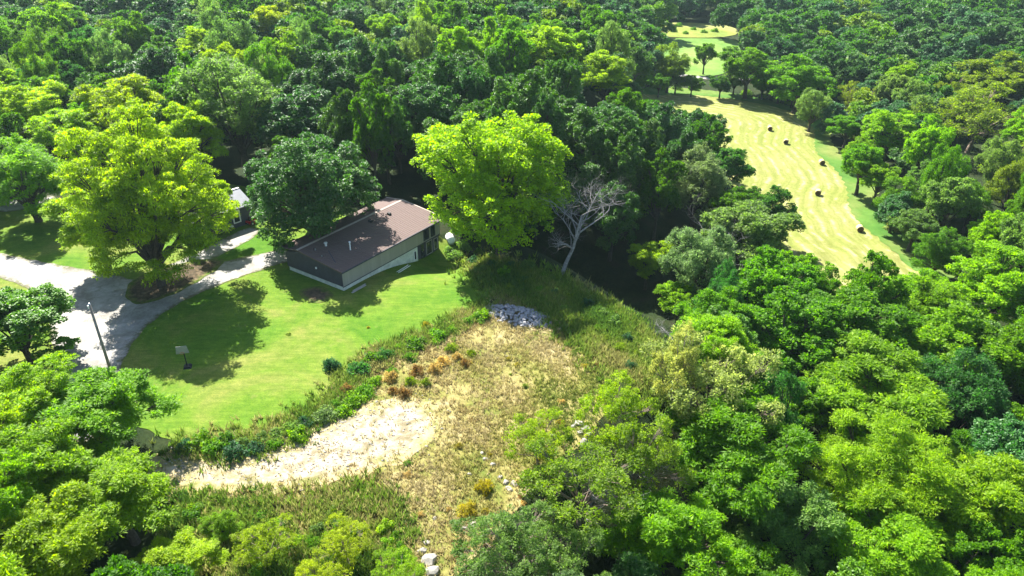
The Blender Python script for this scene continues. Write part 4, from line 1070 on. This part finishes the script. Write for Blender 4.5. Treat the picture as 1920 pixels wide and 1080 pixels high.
# pale storage tank at the far corner, boards lying on the grass
px_, py_ = house_pt(LEN + 1.8, -.2); z = tz(px_, py_)
mb = MB(); mb.tube([(-.9, 0, .75), (-.8, 0, .75), (.8, 0, .75), (.9, 0, .75)], [.35, .62, .62, .35], 14); tk = tag(empty('storage_tank', (px_, py_, z), ang + .9), 'pale rounded storage tank by the far corner of the brown-roofed house', 'tank')
mb.build('tank_body', M['white'], tk, smooth=True)
for s in (-.5, .5):
    b = MB(); b.box(s - .08, s + .08, -.4, .4, -.1, .3); b.build('leg', M['metal'], tk)
b = MB(); b.tube([(0, 0, 1.36), (0, 0, 1.5)], [.12, .12], 10); b.build('cap', M['metal'], tk)
px_, py_ = house_pt(9.6, -1.6); z = tz(px_, py_)
lad = tag(empty('ladder', (px_, py_, z + .12), ang + .05), 'pale ladder lying on the shaded grass along the house wall', 'ladder')
for s in (-.2, .2):
    b = MB(); b.box(-1.9, 1.9, s - .03, s + .03, 0, .09); b.build('rail', M['white'], lad)
b = MB(); b.box(-.02, .02, -.17, .17, .02, .06); rme = mesh_np('rung', np.array(b.v), b.f, M['white'])
for i in range(11): obj('rung', rme, lad, (-1.6 + i * .32, 0, 0))
px_, py_ = house_pt(1.6, -1.2); b = MB(); b.box(-1.3, 1.3, -.15, .15, 0, .06); b.box(-.9, 1.5, .1, .3, .062, .11)
tag(b.build('boards', M['wood'], None, (px_, py_, tz(px_, py_) + .07)), 'loose weathered boards lying by the near corner of the house', 'boards').rotation_euler = (0, 0, ang)
def m_soil():
    m, nt, out = mat('dark_soil'); co = geo_pos(nt); b = noise(nt, co, 1.6, 6, .75)
    c = ramp(nt, b, [(.35, (.03, .028, .014)), (.52, (.075, .055, .035)), (.66, (.16, .12, .07))])
    ed = N(nt, 'ShaderNodeAttribute', attribute_name='edge')
    k = mth(nt, 'ADD', mth(nt, 'MULTIPLY', ed.outputs['Fac'], .35), noise(nt, co, 1.1, 6, .75))
    c = mixc(nt, ramp(nt, k, [(.6, (1, 1, 1)), (.85, (0, 0, 0))]), c, ramp(nt, b, [(.4, (.05, .10, .01)), (.6, (.13, .13, .04))]))
    finish(nt, out, c, .95, .1, b, .6, .05); return m
M['soil'] = m_soil()
tag(poly_sheet('soil_bed', smooth_poly(pw([(556, 545), (600, 535), (622, 548), (628, 560), (600, 570), (570, 566)]), 2), .5, .1, M['soil'], wob=.1), label='bare dark soil patch by the near corner of the house')
tag(poly_sheet('soil_bed', smooth_poly(pw([(228, 545), (270, 512), (330, 496), (400, 484), (430, 492), (370, 530), (310, 562), (250, 576)]), 2), .5, .13, M['soil'], wob=.15), label='dark leaf-strewn soil round the foot of the large spreading tree')

# ------------------------------------------------------------------ second house
p0 = Vector((*up(368, 454), 0)); p1 = Vector((*up(474, 417), 0)); u2 = (p1 - p0).normalized(); a2 = math.atan2(u2.y, u2.x); L2 = (p1 - p0).length
h2 = tag(empty('house', (p0.x, p0.y, 0), a2), 'slate blue house with a pale roof mostly hidden behind the yellow-green tree', 'house')
def h2b(name, boxes, m, parent=None):
    mb = MB(); [mb.box(*b) for b in boxes]; return mb.build(name, m, parent or h2)
W2 = 6.5
h2b('wall', [(0, L2, 0, W2, -.5, 3.5)], M['slate'])
g2 = MB()
for xx in (0, L2): 
    b = len(g2.v); g2.v += [(xx, 0, 3.5), (xx, W2, 3.5), (xx, W2 / 2, 4.9)]; g2.f.append((b, b + 1, b + 2)); g2.m.append(0)
g2.build('gable', M['slate'], h2)
r2 = MB(); slab(r2, [(-.4, -.5, 3.32), (L2 + .4, -.5, 3.32), (L2 + .4, W2 / 2, 5.0), (-.4, W2 / 2, 5.0)], .14)
slab(r2, [(-.4, W2 / 2, 5.0), (L2 + .4, W2 / 2, 5.0), (L2 + .4, W2 + .5, 3.32), (-.4, W2 + .5, 3.32)], .14)
r2o = r2.build('roof', M['palesheet'], h2)
b = MB(); b.box(-.4, L2 + .4, W2 / 2 - .12, W2 / 2 + .12, 5.0, 5.06); b.build('ridge_cap', M['metal'], r2o)
wx = L2 - 3.2
for b_ in ((wx, wx + 1.0, -.07, .0, .9, 1.02), (wx, wx + 1.0, -.07, .0, 2.28, 2.4), (wx, wx + .12, -.07, .0, 1.02, 2.28), (wx + .88, wx + 1.0, -.07, .0, 1.02, 2.28)):
    pass
mb = MB(); [mb.box(*b_) for b_ in ((wx, wx + 1.3, -.07, -.003, .8, .98), (wx, wx + 1.3, -.07, -.003, 2.82, 3.0), (wx, wx + .2, -.07, -.003, .98, 2.82), (wx + 1.1, wx + 1.3, -.07, -.003, .98, 2.82))]
wo_ = mb.build('window', M['white'], h2); mb = MB(); mb.box(wx + .21, wx + 1.09, -.04, -.005, .99, 2.81); mb.build('pane', M['glass'], wo_)
mb = MB(); mb.box(1.5, 2.4, -.05, -.003, .05, 2.1); dr = mb.build('door', M['siding_dark'], h2); mb = MB(); mb.box(2.2, 2.28, -.12, -.052, .95, 1.15); mb.build('handle', M['metal'], dr)
# kettle grill by the wall
gx, gy = p0.x + u2.x * (L2 - 4.1) + u2.y * .9, p0.y + u2.y * (L2 - 4.1) - u2.x * .9
gr = tag(empty('grill', (gx, gy, tz(gx, gy) + .05)), 'dark kettle grill with a pale lid against the slate blue wall', 'grill')
mb = MB(); mb.tube([(0, 0, .6), (0, 0, .72), (0, 0, .85)], [.12, .3, .36], 12); mb.build('bowl', M['dark'], gr, smooth=True)
mb = MB(); mb.tube([(0, 0, .86), (0, 0, 1.0), (0, 0, 1.1)], [.36, .28, .08], 12); mb.build('lid', M['offwhite'], gr, smooth=True)
for k in range(3):
    t = k * 2.09; mb = MB(); mb.tube([(.1 * math.cos(t), .1 * math.sin(t), .65), (.35 * math.cos(t), .35 * math.sin(t), 0)], [.025, .025], 5); mb.build('leg', M['dark'], gr)
# red garden tractor
tx, ty = up(474, 420); tr = tag(empty('garden_tractor', (tx, ty, tz(tx, ty) + .07), a2 + .3), 'red garden tractor parked under the dark broad tree beside the second house', 'tractor')
mb = MB(); mb.quadbox([(.1, -.33, .5), (1.15, -.28, .5), (1.15, .28, .5), (.1, .33, .5)], [(.15, -.28, .98), (1.05, -.22, .88), (1.05, .22, .88), (.15, .28, .98)]); mb.build('bonnet', M['red'], tr)
mb = MB(); mb.quadbox([(-.95, -.5, .45), (.1, -.4, .35), (.1, .4, .35), (-.95, .5, .45)], [(-.9, -.5, .78), (.08, -.4, .45), (.08, .4, .45), (-.9, .5, .78)]); mb.build('rear_body', M['red'], tr)
mb = MB(); mb.box(-.75, -.3, -.22, .22, .79, .88); mb.box(-.82, -.73, -.22, .22, .88, 1.25); mb.build('seat', M['dark'], tr)
mb = MB(); mb.tube([(.1, 0, .98), (-.08, 0, 1.15)], [.03, .03], 6); mb.tube([(-.08, 0, 1.14), (-.11, 0, 1.17)], [.19, .19], 12); mb.build('steering_wheel', M['dark'], tr)
mb = MB(); mb.tube([(-.1, 0, .12), (-.1, 0, .3)], [.55, .5], 12); mb.build('mower_deck', M['red'], tr)
for wxx, wyy, r in ((-.6, -.52, .36), (-.6, .52, .36), (.85, -.42, .24), (.85, .42, .24)):
    mb = MB(); mb.tube([(wxx, wyy - .11, r), (wxx, wyy + .11, r)], [r, r], 14); w_ = mb.build('wheel', M['dark'], tr)
    mb = MB(); mb.tube([(wxx, wyy - .12, r), (wxx, wyy + .12, r)], [r * .45, r * .45], 10); mb.build('rim', M['offwhite'], w_)

# ------------------------------------------------------------------ pole and board
bx_, by_ = up(226, 752); topy = None
for hh in np.arange(6, 16, .1):
    if pj(bx_, by_, tz(bx_, by_) + hh)[1] <= 572: topy = hh; break
ph = topy or 11
pl = tag(empty('utility_pole', (bx_, by_, tz(bx_, by_))), 'bare wooden utility pole at the edge of the driveway and lawn', 'utility pole')
mb = MB(); mb.tube([(0, 0, -.5), (0, 0, ph * .5), (0, 0, ph)], [.17, .145, .115], 12); mb.build('pole', M['polewood'], pl, smooth=True)
mb = MB(); mb.tube([(0, 0, ph), (0, 0, ph + .12)], [.13, .05], 10); mb.build('cap', M['metal'], pl)
mb = MB(); mb.tube([(-.16, 0, ph - .5), (-.16, 0, ph - .15)], [.06, .09], 8); mb.build('insulator', M['white'], pl)
sx, sy = up(352, 690); bd = tag(empty('backboard', (sx, sy, tz(sx, sy) + .05), .25), 'white board on a dark pole standing on the lawn in the big tree shade', 'basketball hoop')
mb = MB(); mb.tube([(0, 0, 0), (0, 0, 1.9), (-.1, -.25, 2.7)], [.06, .06, .05], 8); mb.build('post', M['dark'], bd)
mb = MB(); mb.quadbox([(-.75, -.36, 2.2), (.65, -.36, 2.2), (.65, -.31, 2.2), (-.75, -.31, 2.2)], [(-.6, -.36, 3.15), (.5, -.36, 3.15), (.5, -.31, 3.15), (-.6, -.31, 3.15)]); mb.build('board', M['shadedboard'], bd)
mb = MB()
ring = [(-.05 + .22 * math.cos(t), -.62 + .22 * math.sin(t), 2.4) for t in np.linspace(0, 6.283, 15)]; mb.tube(ring, [.018] * 15, 5, cap=False); mb.build('rim', M['red'], bd)
mb = MB(); mb.quadbox([(-.45, -.3, 0), (.45, -.3, 0), (.45, .6, 0), (-.45, .6, 0)], [(-.3, -.2, .22), (.3, -.2, .22), (.3, .5, .22), (-.3, .5, .22)]); mb.build('base', M['dark'], bd)

# ------------------------------------------------------------------ hay bales
def ring_mesh():
    mb = MB(); n = 22
    mb.tube([(-.78, 0, 0), (-.74, 0, 0), (.74, 0, 0), (.78, 0, 0)], [.74, .8, .8, .74], n, cap=False); return mb
rb = ring_mesh(); bale_me = mesh_np('wrapped_side', np.array(rb.v), rb.f, M['bale'], smooth=True)
eb = MB()
for sx_ in (-.775, .775):
    eb.tube([(sx_ - .01, 0, 0), (sx_ + .01, 0, 0)], [.735, .735], 22)
    for rr0 in (.2, .38, .56): eb.tube([(sx_ - .02, 0, 0), (sx_ + .02, 0, 0)], [rr0, rr0 * .97], 18)
end_me = mesh_np('end_face', np.array(eb.v), eb.f, M['bale_end_shaded'])
BL = ['uppermost hay bale, nearest the head of the field', 'second hay bale down from the head of the field', 'hay bale beside the bright grass margin, midway down the field',
      'hay bale lying near the middle of the field width', 'lowest hay bale, by the right edge near the field tip']
for i, (px, py) in enumerate(((1443, 245), (1473, 270), (1540, 309), (1533, 366), (1611, 434))):
    x, y = up(px, py)
    e = tag(empty('hay_bale', (x, y, tz(x, y) + .84), (1.35, 1.2, 1.5, 1.15, 1.4)[i]), BL[i], 'hay bale', 'round hay bales on the mown field')
    e.scale = (.82, .82, .82); e.location.z -= .14
    obj('wrapped_side', bale_me, e); obj('end_face', end_me, e)

# ------------------------------------------------------------------ far vehicle and shed
vx, vy = up(1566, 166); van = tag(empty('van', (vx, vy, tz(vx, vy) + .22), -.15), 'white van glimpsed between trees beyond the hay field', 'van')
mb = MB(); mb.quadbox([(-2.5, -.95, .4), (2.5, -.95, .4), (2.5, .95, .4), (-2.5, .95, .4)], [(-2.5, -.95, 1.2), (2.5, -.95, 1.1), (2.5, .95, 1.1), (-2.5, .95, 1.2)])
mb.quadbox([(-2.5, -.93, 1.2), (1.6, -.93, 1.17), (1.6, .93, 1.17), (-2.5, .93, 1.2)], [(-2.4, -.85, 2.2), (1.0, -.85, 2.2), (1.0, .85, 2.2), (-2.4, .85, 2.2)]); mb.build('body', M['white'], van)
mb = MB(); mb.box(-2.0, .6, -.96, -.9, 1.35, 1.95); mb.quadbox([(1.52, -.8, 1.25), (1.64, -.8, 1.25), (1.64, .8, 1.25), (1.52, .8, 1.25)], [(1.06, -.72, 2.1), (1.16, -.72, 2.1), (1.16, .72, 2.1), (1.06, .72, 2.1)]); mb.build('window', M['glass'], van)
for a_, b_ in ((-1.6, -.9), (-1.6, .9), (1.6, -.9), (1.6, .9)):
    mb = MB(); mb.tube([(a_, b_ - .1, .36), (a_, b_ + .1, .36)], [.36, .36], 12); mb.build('wheel', M['dark'], van)
sx, sy = up(1192, 131); sh = tag(empty('shed', (sx, sy, tz(sx, sy)), .2), 'small shed with a white roof at the far edge of the wood', 'shed')
mb = MB(); mb.box(-2.6, 2.6, -1.8, 1.8, -.4, 2.4); mb.build('wall', M['wood'], sh)
mb = MB(); slab(mb, [(-3, -2.2, 2.45), (3, -2.2, 2.45), (3, 0, 3.4), (-3, 0, 3.4)], .1); slab(mb, [(-3, 0, 3.4), (3, 0, 3.4), (3, 2.2, 2.45), (-3, 2.2, 2.45)], .1); mb.build('roof', M['white'], sh)
mb = MB(); mb.box(-.8, .8, -1.86, -1.803, 0, 2.1); mb.build('door', M['siding_dark'], sh)

# ------------------------------------------------------------------ haze
hm = bpy.data.materials.new('air'); hm.use_nodes = True; nt = hm.node_tree; nt.nodes.clear()
ho = nt.nodes.new('ShaderNodeOutputMaterial'); pv = nt.nodes.new('ShaderNodeVolumePrincipled')
pv.inputs['Color'].default_value = (.62, .86, .9, 1); pv.inputs['Density'].default_value = 0.00008; pv.inputs['Anisotropy'].default_value = 0.3
nt.links.new(pv.outputs[0], ho.inputs['Volume'])
mb = MB(); mb.box(-2600, 2600, -1600, 3600, -40, 62)
tag(mb.build('haze', hm), kind='stuff', label='thin bluish haze over the far woods')
